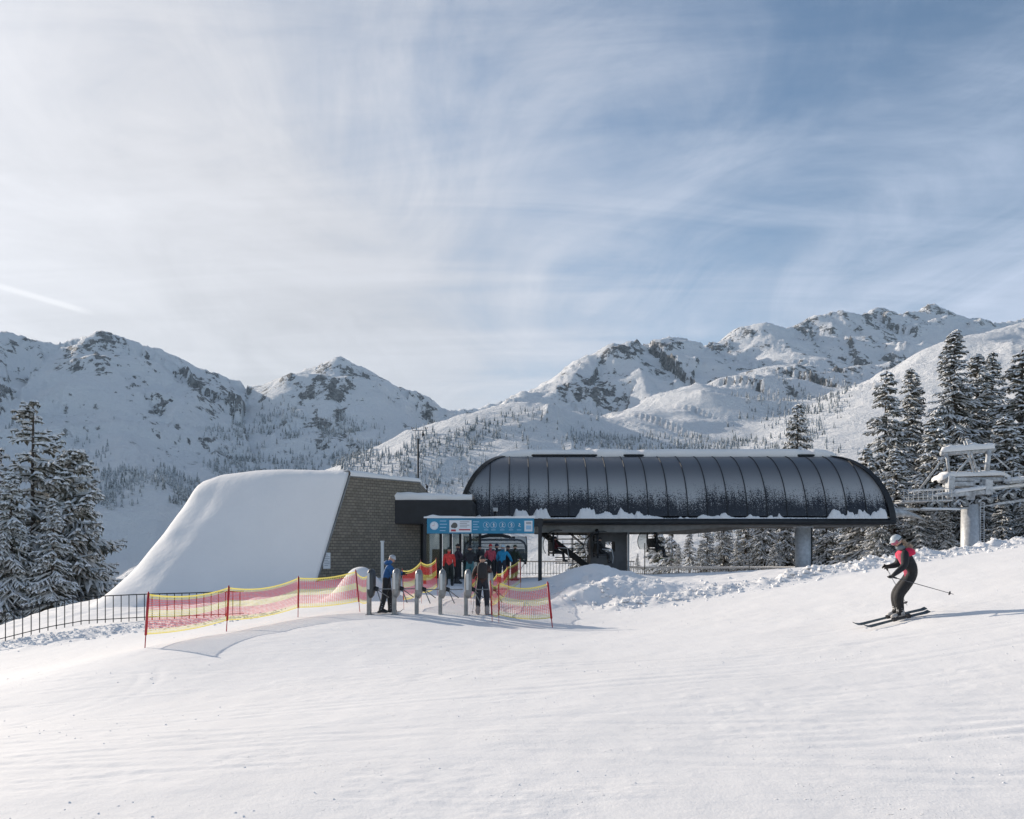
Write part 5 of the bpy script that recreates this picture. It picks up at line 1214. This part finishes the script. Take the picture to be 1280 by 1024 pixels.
def ski(label, a, b, col, w=0.075, group='skis on the snow', up=Vector((0, 0, 1))):
    """ski from tail a to tip b"""
    a, b = Vector(a), Vector(b); d = (b-a).normalized(); s = d.cross(up).normalized(); n = s.cross(d).normalized(); L = (b-a).length
    bb = MB(); rows = []
    for i in range(19):
        u = i/18; ww = w/2*(0.72+0.35*abs(2*u-1)**1.4)*(1 if u < 0.93 else max(0.12, 1-((u-0.93)/0.07)**2*0.9)); z = 0.012*math.sin(math.pi*u)+(0.09*((u-0.87)/0.13)**2 if u > 0.87 else 0)+(0.02*((0.04-u)/0.04)**2 if u < .04 else 0)
        c = a-Vector(a)+d*L*u+n*z; rows.append([c-s*ww, c+s*ww, c+s*ww+n*0.014, c-s*ww+n*0.014])
    bb.grid(rows, close=True); bb.f.append((3, 2, 1, 0)); bb.m.append(0); q = len(bb.v); bb.f.append((q-4, q-3, q-2, q-1)); bb.m.append(0)
    r = thing('ski', label, 'ski', tuple(a), group=group); bb.build('ski_body', col, r, smooth=False)
    b2 = MB(); c = d*L*0.42+n*0.03; Rm = Matrix((d, s, n)).transposed(); b2.box(c-d*0.16, (0.09, 0.07, 0.06), 0, Rm); b2.box(c+d*0.17, (0.08, 0.07, 0.05), 0, Rm); b2.box(c, (0.36, 0.05, 0.02), 0, Rm); b2.build('binding', C_BLACK, r)
    return r
def pole(label, grip, tip, col=None, group='ski poles'):
    grip, tip = Vector(grip), Vector(tip); d = tip-grip; r = thing('ski_pole', label, 'ski pole', tuple(grip), group=group)
    b1 = MB(); b1.tube([Vector((0, 0, 0)), d], [0.010, 0.006], 6); b1.build('shaft', col or mat('pole_alloy', (0.10, 0.10, 0.11), 0.35, 0.4), r, smooth=True)
    b1 = MB(); b1.tube([-d.normalized()*0.05, d.normalized()*0.10], 0.017, 8); b1.build('grip', C_BLACK, r, smooth=True)
    b1 = MB(); q = d-d.normalized()*0.07; b1.tube([q-d.normalized()*.006, q+d.normalized()*.012], [0.045, 0.02], 10); b1.build('basket', C_BLACK, r); return r

# the skier coming down the slope
k_ = 0.96; YS = 15.72
def sk(px, py, dy=0.0): return P(px, py, YS+dy)
ax = on_ground(1119, YS)
n_, f_ = -0.10, 0.12          # near (camera side) and far offsets in depth
J = dict(pel=sk(1140.5, 717), spn=sk(1138, 706), chs=sk(1132.5, 695), nek=sk(1127.5, 685.5), hd0=sk(1124.5, 681.8), hd1=sk(1121.5, 677.8),
 shL=sk(1131, 690, -.17), shR=sk(1128, 689.5, .19), elL=sk(1131.5, 707, -.24), elR=sk(1122, 706, .26), wrL=sk(1117.5, 718.5, -.26), wrR=sk(1110.5, 708.5, .30), haL=sk(1114.2, 721, -.27), haR=sk(1106.8, 708, .30),
 hpL=sk(1139.5, 721, -.09), hpR=sk(1138.5, 720, .10), knL=sk(1122, 745, -.11), knR=sk(1119, 742, .12), anL=sk(1126, 767, -.11), anR=sk(1121, 765, .12), toL=sk(1116, 772.5, -.13), toR=sk(1111, 770, .10))
base = sk(1122, 774); J = {q: J[q]-base for q in J}
pink = cloth('pink_fabric', (0.66, 0.018, 0.075)); fur = mat('tan_fur', (0.35, 0.26, 0.19), 0.95, var=0.4, vscale=30, bump=1.0, bscale=60)
skier = figure('person', 'skier in a black jacket with pink shoulders and white helmet gliding down the open slope', J, tuple(base), 0.0, cloth('black_jacket_a', (0.009, 0.010, 0.014)), cloth('dark_grey_trousers', (0.014, 0.013, 0.014)), fwd=Vector((-0.93, -0.30, -0.12)).normalized(),
    hat=mat('white_teal_helmet', (0.50, 0.54, 0.56), 0.25), hatkind='helmet', goggles=mat('pink_goggles', (0.40, 0.10, 0.16), 0.15), boots=mat('pale_ski_boot', (0.42, 0.40, 0.38), 0.35), girth=1.04, boot_cuff=0.14, k=k_, hair=fur, glove=C_GLOVE)
f3 = Vector((-0.93, -0.30, -.12)).normalized()
b1 = MB()                                                # pink yoke over the shoulders and pink front zip flap
cc = J['nek']*0.45+J['chs']*0.55
rows = []
upT = (J['chs']-J['pel']).normalized(); rtT = f3.cross(upT).normalized(); fT = upT.cross(rtT).normalized()
rmat = Matrix((rtT, fT, upT)).transposed()
for z, rx, ry in ((0.0, .205, .150), (0.04, .215, .155), (0.09, .20, .145), (0.125, .150, .120), (0.15, .090, .090)):
    rows.append([J['chs']+rmat @ Vector((rx*math.cos(a), ry*math.sin(a), z)) for a in np.linspace(0, 2*math.pi, 20, endpoint=False)])
b1.grid(rows, close=True); b1.build('shoulder_yoke', pink, skier, smooth=True)
b1 = MB(); q0 = [J['chs']+fT*0.150+upT*0.10, J['chs']+fT*0.172, J['spn']+fT*0.165, J['pel']+fT*0.160-upT*.02, J['pel']+fT*.13-upT*.14]
b1.grid([[p-rtT*0.05, p+fT*0.016, p+rtT*0.05] for p in q0]); b1.build('front_flap', cloth('pale_pink_fabric', (0.62, 0.10, 0.16)), skier, smooth=True)
b1 = MB(); c = J['nek']+fT*0.035; b1.blob(c+upT*0.025, (0.085, 0.090, 0.060), 0, 12, 8, .06, random.Random(3)); b1.build('neck_warmer', cloth('grey_fleece', (0.16, 0.19, 0.21)), skier, smooth=True)
b1 = MB(); b1.blob(J['nek']-fT*0.14-upT*0.03, (0.105, 0.065, 0.10), 0, 12, 9, .18, random.Random(5)); b1.build('fur_collar', fur, skier, smooth=True)
def SKP(px, Y): x = (px-HX)/F*Y; return Vector((x, Y, gz1(x, Y)+0.055))
skc = mat('dark_ski_topsheet', (0.05, 0.065, 0.07), 0.3, var=0.3)
ski('ski on the near foot of the skier on the slope', SKP(1161, YS-0.16), SKP(1078, YS-0.58), skc, 0.080, up=Vector((0.1, -0.30, 0.9)))
ski('ski on the far foot of the skier on the slope', SKP(1157, YS+0.30), SKP(1065.5, YS-0.10), skc, 0.080, up=Vector((0.1, -0.30, 0.9)))
pole('pole trailing back from the near hand of the skier on the slope', base+J['haL'], P(1192, 743, YS-0.5))
pole('pole held down by the far hand of the skier on the slope', base+J['haR'], P(1134, 757, YS+0.5), mat('pale_pole', (0.5, 0.5, 0.5), 0.4))

# people at the turnstiles and in the queue
def stand(px, Y, label, rot, **kw):
    x = (px-HX)/F*Y; jk = {q: kw.pop(q) for q in ('h', 'lean', 'head', 'armL', 'armR', 'legL', 'legR', 'turn') if q in kw}
    J = kin(**jk); zmin = min(J['anL'].z, J['anR'].z)-0.11
    g = gz1(x, Y)-zmin; return figure('person', label, J, (x, Y, g), rad(rot), kw.pop('jacket'), kw.pop('trousers'), k=jk.get('h', 1.75)/1.75, group='people queueing for the chairlift', **kw)
stand(483, 25.1, 'person in a blue jacket and grey cap bending towards the second turnstile', -80, h=1.80, lean=9, head=22, armL=(38, 8, 50), armR=(30, 6, 60), legL=(14, 4, 12), legR=(-8, 4, 6), jacket=cloth('blue_fabric', (0.020, 0.10, 0.27)), trousers=cloth('black_trousers_a', (0.020, 0.020, 0.024)), hat=cloth('grey_white_knit', (0.38, 0.40, 0.43)), hood=cloth('blue_fabric', (0.02, .1, .27)), girth=1.12)
g = on_ground(486, 24.85, 0.03); ski('ski flat on the snow pointing right under the blue-jacketed person', g+Vector((-0.55, -.18, 0.0)), g+Vector((0.45, .05, 0.03)), skc, 0.08)
blackpack = cloth('black_pack_fabric', (0.022, 0.020, 0.022))
stand(603, 24.9, 'skier in dark clothes with a black backpack passing the turnstile beside the right striped net', 0, h=1.78, lean=6, armL=(25, 16, 45), armR=(25, 14, 50), legL=(3, 5, 3), legR=(-2, 5, 3), jacket=cloth('rust_black_fabric', (0.06, 0.028, 0.024)), trousers=cloth('navy_black_trousers', (0.018, 0.020, 0.03)), hat=C_BLACK, pack=blackpack, boots=mat('buff_ski_boot', (0.36, 0.31, 0.29), 0.4), girth=1.06)
g = on_ground(590.5, 24.6, 0.05); pole('ski pole planted left of the skier with the black backpack', g+Vector((0.12, 0.1, 1.15)), g)
stand(561.5, 36.4, 'person in a bright coral-red jacket walking away left of the queue', 4, h=1.74, lean=2, armL=(8, 10, 18), armR=(5, 9, 15), legL=(-16, 4, 14), legR=(14, 4, 4), jacket=cloth('coral_fabric', (0.78, 0.06, 0.05)), trousers=cloth('green_black_trousers', (0.020, 0.026, 0.022)), hat=cloth('dark_green_knit', (0.03, 0.045, 0.04)), girth=1.10)
stand(571.5, 38.2, 'person in a dark plum jacket standing behind the coral-red jacket', -65, h=1.84, lean=3, armL=(20, 10, 30), armR=(25, 10, 40), jacket=cloth('plum_fabric', (0.050, 0.026, 0.045)), trousers=C_BLACK, hat=C_BLACK, girth=1.12)
stand(587.5, 36.2, 'person in a black jacket and teal trousers with a white patch on a black helmet', 10, h=1.80, lean=4, head=8, armL=(35, 22, 50), armR=(30, 18, 60), jacket=C_BLACK, trousers=cloth('teal_trousers', (0.05, 0.16, 0.18)), hat=mat('black_helmet', (0.02, 0.02, 0.022), 0.3), hatkind='helmet', girth=1.18)
stand(613.5, 39.5, 'person in a rose-red patterned jacket at the loading gate', 22, h=1.80, lean=3, armL=(20, 10, 30), armR=(18, 12, 30), jacket=cloth('rose_fabric', (0.50, 0.07, 0.10)), trousers=C_BLACK, hat=cloth('red_knit', (0.4, 0.03, 0.04)), girth=1.05)
stand(628.0, 38.0, 'person in a bright turquoise-blue jacket with a pale helmet', -14, h=1.76, lean=9, armL=(22, 22, 20), armR=(18, 30, 15), jacket=cloth('turquoise_fabric', (0.015, 0.25, 0.46)), trousers=cloth('navy_trousers', (0.016, 0.02, 0.035)), hat=mat('pale_helmet', (0.45, 0.58, 0.66), 0.3), hatkind='helmet', girth=1.08)
g = on_ground(620, 37.8, 0.05); pole('pole in the left hand of the turquoise-blue jacket', g+Vector((0.05, 0.1, 1.1)), g)
stand(643, 40.5, 'person in a dark green jacket at the right side of the loading gate', -48, h=1.78, lean=4, armL=(15, 15, 30), armR=(15, 20, 30), jacket=cloth('dark_green_fabric', (0.022, 0.034, 0.020)), trousers=C_BLACK, hat=cloth('olive_knit', (0.035, 0.042, 0.025)), girth=1.12)
stand(600.5, 40.2, 'person in black half hidden left of the rose-red jacket', 55, h=1.72, lean=4, armL=(15, 15, 30), armR=(15, 12, 30), jacket=C_BLACK, trousers=C_BLACK, hat=C_BLACK, girth=1.1)
stand(621.5, 41.0, 'person in navy seen between the rose-red and the turquoise-blue jackets', 70, h=1.82, lean=2, armL=(15, 10, 30), armR=(15, 10, 30), jacket=cloth('navy_fabric', (0.018, 0.022, 0.04)), trousers=C_BLACK, hat=cloth('navy_knit', (0.02, 0.03, 0.06)), girth=1.0)
stand(634.5, 41.4, 'person in black seen just right of the turquoise-blue jacket', -75, h=1.76, lean=2, armL=(15, 10, 30), armR=(15, 10, 30), jacket=C_BLACK, trousers=C_BLACK, hat=C_BLACK, girth=1.0)

# ---------------------------------------------------------------- chairs of the lift
def chair_proto():
    """six seats side by side along x, riders look towards +y; origin at the middle of the seat front edge height"""
    r = thing('lift_chair', 'x', 'lift chair', (0, 0, 0), group='six-seat lift chairs with smoked bubbles')
    W2 = 1.62
    b1 = MB()
    arch = [Vector((-W2, -.25, -.15)), Vector((-W2-.03, -.25, .55))]+[Vector((-W2+.42-.44*math.cos(a), -.25, .75+.42*math.sin(a))) for a in np.linspace(0, math.pi/2, 6)]+[Vector((W2-.42+.44*math.sin(a), -.25, .75+.42*math.cos(a))) for a in np.linspace(0, math.pi/2, 6)]+[Vector((W2+.03, -.25, .55)), Vector((W2, -.25, -.15))]
    b1.tube(arch, 0.055, 8); b1.tube([(-W2, -.25, 0.02), (W2, -.25, 0.02)], 0.045, 8); b1.tube([(-W2, -.25, 0.98), (W2, -.25, 0.98)], 0.022, 6); b1.tube([(-W2, -.30, 0.78), (W2, -.30, 0.78)], 0.02, 6); b1.build('frame', M_DARK, r, smooth=True)
    b1 = MB(); b1.tube([(-1.05, -.25, 1.12), (-.75, -.22, 1.32), (-.35, -.2, 1.42), (.35, -.2, 1.42), (.75, -.22, 1.32), (1.05, -.25, 1.12)], [0.05, .085, .10, .10, .085, .05], 10); b1.build('crossbeam', M_DARK, r, smooth=True)
    for s in (-1, 1):
        b1 = MB(); b1.box((s*0.98, -.22, 1.24), (0.16, 0.20, 0.24)); b1.build('damper', M_DARK, r, bevel=0.03)
    b1 = MB(); b1.tube([(0, -.2, 1.42), (0, -.25, 2.0), (0, -.05, 2.5), (0, 0, 2.75)], [0.07, .06, .06, .07], 10); b1.build('hanger_arm', M_DARK, r, smooth=True)
    b1 = MB(); b1.box((0, 0, 2.80), (0.26, 0.55, 0.2)); b1.build('grip', M_STEEL, r, bevel=0.03)
    sp_ = W2*2/6
    pad = mat('seat_pad', (0.03, 0.03, 0.033), 0.7, var=0.2)
    for i in range(6):
        x = -W2+sp_*(i+.5)
        b1 = MB(); b1.box((x, 0.0, 0.03), (sp_*0.90, 0.50, 0.10)); b1.build('seat', pad, r, bevel=0.035)
        b1 = MB(); b1.box((x, -.24, 0.40), (sp_*0.88, 0.09, 0.56), 0, Matrix.Rotation(rad(-10), 3, 'X')); b1.build('backrest', pad, r, bevel=0.035)
    b1 = MB(); b1.tube([(-W2-.02, .0, .35), (-W2-.02, .55, .32), (-W2-.02, .62, -.1), (-W2+.2, .60, -.42), (W2-.2, .60, -.42), (W2+.02, .62, -.1), (W2+.02, .55, .32), (W2+.02, 0, .35)], 0.024, 6); b1.build('safety_bar', M_STEEL, r, smooth=True)
    b1 = MB(); rows = []
    for a in np.linspace(rad(75), rad(215), 15): rows.append([Vector((x, 0.02+0.86*math.cos(a), .50+0.86*math.sin(a))) for x in np.linspace(-W2-.05, W2+.05, 7)])
    b1.grid(rows); o = b1.build('bubble', M_BUBBLE, r, smooth=True)
    for s in (-1, 1):
        b2 = MB(); b2.tube([q[0 if s < 0 else -1] for q in rows], 0.022, 6); b2.build('bubble_rim', M_DARK, o, smooth=True)
    return r
c0 = chair_proto()
def put_chair(c, px, py, Y, rz, label): c.location = P(px, py, Y); c.rotation_euler = (0, 0, rad(rz)); c['label'] = label
put_chair(c0, 619, 702, 43.3, 3, 'lift chair seen head-on behind the queue, its black frame arching over the riders')
c1_ = dup(c0); put_chair(c1_, 694, 692, 47.5, -88, 'lift chair side-on beside the service stair, left of the concrete pylon')
c2_ = dup(c0); put_chair(c2_, 750, 694, 46.4, -92, 'lift chair side-on directly before the concrete pylon, pale bubble hanging at its right')
c3_ = dup(c0); put_chair(c3_, 820, 687, 48.0, -90, 'lift chair hanging side-on against the bright slope, its round bubble open to the left')
for ch in c0.children:
    if ch.name.startswith('bubble'): pass
def seated(px, py, Y, label, jacket, trousers, hat, rot=-90, skis=True):
    J = kin(h=1.75, lean=-6, head=6, armL=(35, 8, 45), armR=(35, 8, 45), legL=(78, 6, 72), legR=(76, 6, 70)); q = J['pel']; loc = P(px, py, Y)-Vector((0, 0, q.z-0.16))
    r = figure('person', label, J, tuple(loc), rad(rot), jacket, trousers, hat=hat, hatkind='helmet', k=1.0, group='riders seated on the lift chairs', girth=1.08)
    if skis:
        a = loc+Matrix.Rotation(rad(rot), 3, 'Z') @ (J['anL']+Vector((0, -.45, -.16))); b_2 = loc+Matrix.Rotation(rad(rot), 3, 'Z') @ (J['anL']+Vector((0, 0.75, -.30)))
        ski('green ski hanging from the feet of the rider against the bright slope', a, b_2, skis, 0.09, group='skis of the riders')
    return r
grn = mat('green_ski_topsheet', (0.10, 0.30, 0.05), 0.35, var=0.4)
dj = cloth('charcoal_fabric', (0.024, 0.024, 0.026))
seated(820.5, 686.5, 46.9, 'rider in dark clothes on the near seat of the chair against the bright slope', dj, C_BLACK, mat('black_helmet', (0.02, .02, .022), .3), skis=grn)
seated(751, 693.5, 45.4, 'rider in dark clothes on the chair before the concrete pylon', dj, C_BLACK, mat('black_helmet', (0.02, .02, .022), .3), skis=None)
seated(695, 692, 46.4, 'rider in dark red on the chair beside the service stair', cloth('dark_red_fabric', (0.10, 0.015, 0.02)), C_BLACK, mat('black_helmet', (0.02, .02, .022), .3), skis=None)

# ---------------------------------------------------------------- lift tower at the right
tw = thing('lift_tower', 'snow-covered steel lift tower with wheels and A-frame on a thick round column', 'lift tower', tuple(P(1213, 690, 50)+Vector((0, 0, -3))))
YT = 50.0
def tp(px, py, dy=0.0): return P(px, py, YT+dy)
galv = mat('frosted_galvanised_steel', (0.46, 0.47, 0.48), 0.6, 0.1, var=0.35, vscale=4)
b1 = MB(); b1.tube([tp(1213.5, 760), tp(1213, 631)], [0.62, 0.52], 26); b1.build('column', M_STEEL, tw, world=True, smooth=True)
b1 = MB()
for px in (1225.5, 1230): b1.tube([tp(px, 730, -.5), tp(px, 628, -.5)], 0.035, 6)
for k in range(32): b1.tube([tp(1225.5, 628+k*3.0, -.5), tp(1230, 628+k*3.0, -.5)], 0.018, 5)
b1.build('ladder', galv, tw, world=True)
fr = MB()
for (a, c, r_) in (((1183, 567), (1187, 596), .09), ((1236, 563), (1233, 594), .15), ((1182, 569), (1150, 611), .05), ((1212, 572), (1183, 607), .06), ((1205, 551), (1219, 595), .07), ((1209, 551), (1223, 595), .07), ((1239, 566), (1262, 587), .05), ((1217, 580), (1231, 594), .05), ((1200, 566), (1212, 576), .05)):
    fr.tube([tp(*a), tp(*c)], r_, 8)
fr.build('a_frame', galv, tw, world=True, smooth=True)
for (a, c, r_) in (((1183, 567), (1187, 596), .08), ((1236, 563), (1233, 594), .1), ((1182, 569), (1155, 606), .05)): fr = MB(); fr.tube([tp(*a, 2.6), tp(*c, 2.6)], r_, 8); fr.build('rear_strut', galv, tw, world=True, smooth=True)
b1 = MB(); b1.tube([tp(1176, 567, .1), tp(1243, 562, .1)], 0.16, 10); b1.tube([tp(1180, 567, 2.6), tp(1240, 563, 2.6)], 0.12, 10); b1.tube([tp(1183, 566, 0), tp(1183, 566, 2.7)], 0.08, 8); b1.tube([tp(1237, 563, 0), tp(1237, 563, 2.7)], 0.08, 8); b1.build('top_beam', galv, tw, world=True, smooth=True)
def snow_bar(pts, w, h, name='snow_cover', par=tw, sd=1):
    rr_ = random.Random(sd); rows = []; n = 26
    L = [0]; pts = [Vector(p) for p in pts]
    for i in range(n+1):
        f = i/n*(len(pts)-1); p = lerp_list(pts, f); d = (pts[min(int(f)+1, len(pts)-1)]-pts[min(int(f), len(pts)-2)]).normalized(); s = Vector((-d.y, d.x, 0)).normalized(); e = min(1, i/2.0, (n-i)/2.0)**0.5*0.9+0.1; hh_ = h*e*rr_.uniform(.8, 1.15); ww = w*e**.5
        rows.append([p-s*ww*0.9-Vector((0, 0, 0.03+h*0.12)), p-s*ww+Vector((0, 0, hh_*.45)), p-s*ww*.5+Vector((0, 0, hh_*.92)), p+s*ww*.1+Vector((0, 0, hh_)), p+s*ww*.6+Vector((0, 0, hh_*.85)), p+s*ww+Vector((0, 0, hh_*.4)), p+s*ww*.9-Vector((0, 0, 0.03+h*.12))])
    b1 = MB(); b1.grid(rows); return b1.build(name, M_SNOW, par, world=True, smooth=True)
snow_bar([tp(1176, 564.5, .1), tp(1243, 559.5, .1)], 0.26, 0.34, sd=2); snow_bar([tp(1178, 565, 2.6), tp(1241, 560.5, 2.6)], 0.2, 0.25, sd=3)
# machine body under the frame
b1 = MB(); b1.box(tp(1214, 600.5, .6), (3.5, 1.5, 0.28)); b1.box(tp(1203, 606, .3), (2.0, 1.1, 0.30)); b1.box(tp(1219, 606, 0), (0.4, 0.5, 0.6)); b1.build('machine_body', galv, tw, world=True, bevel=0.08)
snow_bar([tp(1169, 601, .5), tp(1180, 596, .5), tp(1215, 595, .5), tp(1245, 594, .5), tp(1258, 601, .5)], 0.75, 0.30, sd=4)
b1 = MB(); b1.box(tp(1211, 617, -.3), (2.7, 0.5, 0.28), 0, Matrix.Rotation(rad(-5), 3, 'Y')); b1.box(tp(1234, 609, -.4), (0.45, 0.5, 0.95)); b1.box(tp(1187.5, 606, -.2), (0.4, 0.5, 1.0)); b1.build('bracket', galv, tw, world=True, bevel=0.04)
snow_bar([tp(1190, 616, -.35), tp(1232, 610, -.35)], 0.32, 0.18, sd=5)
b1 = MB(); b1.box(tp(1255, 603.5, -.35), (0.34, 0.1, 0.16)); b1.build('dark_plate', C_BLACK, tw, world=True)
# sheave train: beam, wheels in pairs
wx = [(1163, 631.5), (1176, 630.5), (1192, 630.5), (1207, 629), (1223, 627.5), (1238, 625.5), (1253, 621.5), (1267, 619.5), (1281, 617.5), (1295, 615.5), (1309, 613.5)]
for yo in (-.35, 3.4):
    b1 = MB(); lst = [(1116, 636), (1140, 636.5), (1163, 637.5), (1207, 635), (1238, 631), (1320, 620)]
    for a, c in zip(lst[:-1], lst[1:]): b1.beam(tp(*a, yo), tp(*c, yo), 0.10, 0.14)
    b1.beam(tp(1130, 622, yo), tp(1165, 621, yo), 0.06, 0.08); b1.beam(tp(1165, 621, yo), tp(1320, 603, yo), 0.08, 0.12)
    b1.build('sheave_beam', galv, tw, world=True)
    for (a, c) in wx:
        b1 = MB(); o_ = tp(a, c, yo-.12); b1.tube([o_, o_+Vector((0, .16, 0))], 0.20, 16); b1.tube([o_-Vector((0, .02, 0)), o_+Vector((0, .01, 0))], 0.07, 10); wh_ = b1.build('sheave_wheel', mat('sheave_metal', (0.20, 0.205, 0.21), 0.5, 0.3, var=0.3), tw, world=True, smooth=False)
        b1 = MB(); b1.tube([o_+Vector((0.215*math.cos(t_), .08, .215*math.sin(t_))) for t_ in np.linspace(0, 2*math.pi, 17)], 0.035, 6, cap=False); b1.build('tyre', M_RUBBER, wh_, origin=tuple(tw.location), smooth=True)
    for i in range(0, len(wx)-1, 2):
        a, c = wx[i], wx[i+1]; m_ = ((a[0]+c[0])/2, (a[1]+c[1])/2-5.0); b1 = MB(); b1.beam(tp(*a, yo-.2), tp(*m_, yo-.2), .05, .10); b1.beam(tp(*c, yo-.2), tp(*m_, yo-.2), .05, .10); b1.build('rocker', galv, tw, world=True)
    b1 = MB(); b1.tube([tp(1100, 636, yo+.02)]+[tp(a, c+4.9, yo-.04) for a, c in wx], 0.028, 6); b1.build('haul_rope', mat('wire_rope', (0.10, 0.10, 0.10), 0.5, 0.5), tw, world=True)
snow_bar([tp(1165, 619.5, -.35), tp(1320, 601.5, -.35)], 0.16, 0.13, sd=6); snow_bar([tp(1150, 636, -.6), tp(1200, 637, -.6)], 0.14, 0.10, sd=7)
# catwalk with railings
for yo in (-.9, .4, 2.9):
    b1 = MB()
    for px in range(1130, 1192, 6): y_ = 627-(px-1130)*0.03; b1.tube([tp(px, y_, yo), tp(px, y_-15+(px-1130)*.03, yo)], 0.028, 6)
    for dy_ in (0, -7.5, -14.5): b1.tube([tp(1128, 627+dy_, yo), tp(1190, 625+dy_, yo)], 0.026, 6)
    for px in range(1256, 1320, 9): b1.tube([tp(px, 603-(px-1256)*.1, yo), tp(px, 589-(px-1256)*.1, yo)], 0.026, 6)
    for dy_ in (0, -13): b1.tube([tp(1254, 603+dy_, yo), tp(1320, 597+dy_, yo)], 0.025, 6)
    b1.build('catwalk_railing', galv, tw, world=True)
for a_, c_, w_q, h_q in ((tp(1122, 626.0, .3), tp(1192, 624.5, .3), 0.7, 0.05), (tp(1254, 604.5, -.2), tp(1330, 596, -.2), 1.3, .12), (tp(1122, 628.5, 3.2), tp(1192, 627, 3.2), 1.0, 0.08)): b1 = MB(); b1.beam(a_, c_, w_q, h_q); b1.build('catwalk_deck', galv, tw, world=True)
snow_bar([tp(1124, 627.5, -.2), tp(1190, 626, -.2)], 0.35, 0.05, sd=8); snow_bar([tp(1254, 603, -.2), tp(1325, 594, -.2)], 0.6, 0.24, sd=9); snow_bar([tp(1140, 614, .4), tp(1190, 611.5, .4)], 0.06, 0.10, sd=10)
b1 = MB(); b1.beam(tp(1187, 618, -.4), tp(1187, 622, 3.4), 0.3, 0.3); b1.beam(tp(1213, 620, -.5), tp(1213, 620, 3.5), 0.5, 0.5); b1.beam(tp(1240, 612, -.4), tp(1240, 612, 3.4), .3, .3); b1.build('cross_arm', galv, tw, world=True)
# pale guide cowl between station and tower
cw = MB(); rows = []
for i in range(9):
    f = i/8; px = 1116+f*40; yt_ = 636+f*f*14; th_ = 10*(1-f)**.8+1.5
    rows.append([tp(px, yt_, -.9+.5*f), tp(px+1, yt_+th_*.5, -1.1+.5*f), tp(px+2, yt_+th_, -.8+.5*f), tp(px+1, yt_+th_*.5, .6-.3*f), tp(px, yt_-1, .4-.3*f)])
cw.grid(rows, close=True); tag(cw.build('guide_cowl', galv, None, origin=tuple(tp(1135, 645)), smooth=True), 'pale grey tapering cowl at the right end of the station, pointing down towards the skier', 'cable guide')
# ---------------------------------------------------------------- air: one closed box of thin even haze round everything
hz = bpy.data.materials.new('haze'); hz.use_nodes = True; t = NT(hz.node_tree); t.n.remove(t.n['Principled BSDF'])
pv = t.new('ShaderNodeVolumePrincipled'); pv.inputs['Color'].default_value = (0.62, 0.83, 1.0, 1); pv.inputs['Density'].default_value = 0.00005; pv.inputs['Anisotropy'].default_value = 0.0
t.l.new(pv.outputs[0], t.n['Material Output'].inputs['Volume'])
b1 = MB(); b1.box((0, 7950, 300), (32000, 16600, 1640)); hzo = b1.build('haze', hz); tag(hzo, 'thin bluish air haze lying over the valley and the mountains', 'haze', kind='stuff')

# loose crumbs and chunks of snow
rc = random.Random(8); b1 = MB()
def crumb(x, y, r):
    z = gz1_fast(x, y); n = 5; q = [(x+r*math.cos(a*2*math.pi/n+x)*rc.uniform(.7, 1.2), y+r*math.sin(a*2*math.pi/n+x)*rc.uniform(.7, 1.2), z-r*.2) for a in range(n)]; t2 = (x+rc.uniform(-.3, .3)*r, y+rc.uniform(-.3, .3)*r, z+r*rc.uniform(.6, 1.0))
    m_ = [(x+(p[0]-x)*.85, y+(p[1]-y)*.85, z+r*.45) for p in q]
    for k in range(n): b1.face([q[k], q[(k+1) % n], m_[(k+1) % n], m_[k]]); b1.face([m_[k], m_[(k+1) % n], t2])
spots_ = []
for i in range(2200):
    y = 5.0+20*rc.random()**1.3; x = rc.uniform(-.72, .72)*y*1.0
    if vnoise(np.array([x*0.45]), np.array([y*0.8]), 91)[0]*0.75+rc.random()*0.35 < 0.70: continue
    spots_.append((x, y, (.003+.008*rc.random()**2)*(1+y/26)))
for i in range(1500):
    x = 3.5+rc.random()*22; y = float(np.interp(x, crest[:, 0], crest[:, 1]))+rc.gauss(-.3, .55); spots_.append((x, y, 0.02+0.10*rc.random()**3))
for i in range(900):
    f = rc.random(); x = -17.5+f*9; y = 27.0+0.21*(x+17)+rc.gauss(0, .8); spots_.append((x, y, 0.015+0.06*rc.random()**2.5))
for i in range(500):
    x = rc.gauss(3.8, 2.2); y = rc.gauss(30.5, 1.6); spots_.append((x, y, 0.02+0.10*rc.random()**3))
zz_ = gz(np.array([p[0] for p in spots_]), np.array([p[1] for p in spots_]))
for (x, y, r), z__ in zip(spots_, zz_):
    gz1_fast = lambda a, b, q=float(z__): q
    crumb(x, y, r)
o = b1.build('snow_crumbs', M_SNOW); tag(o, 'loose crumbs and small chunks of snow lying on the piste and its banks', 'snow crumbs', kind='stuff')
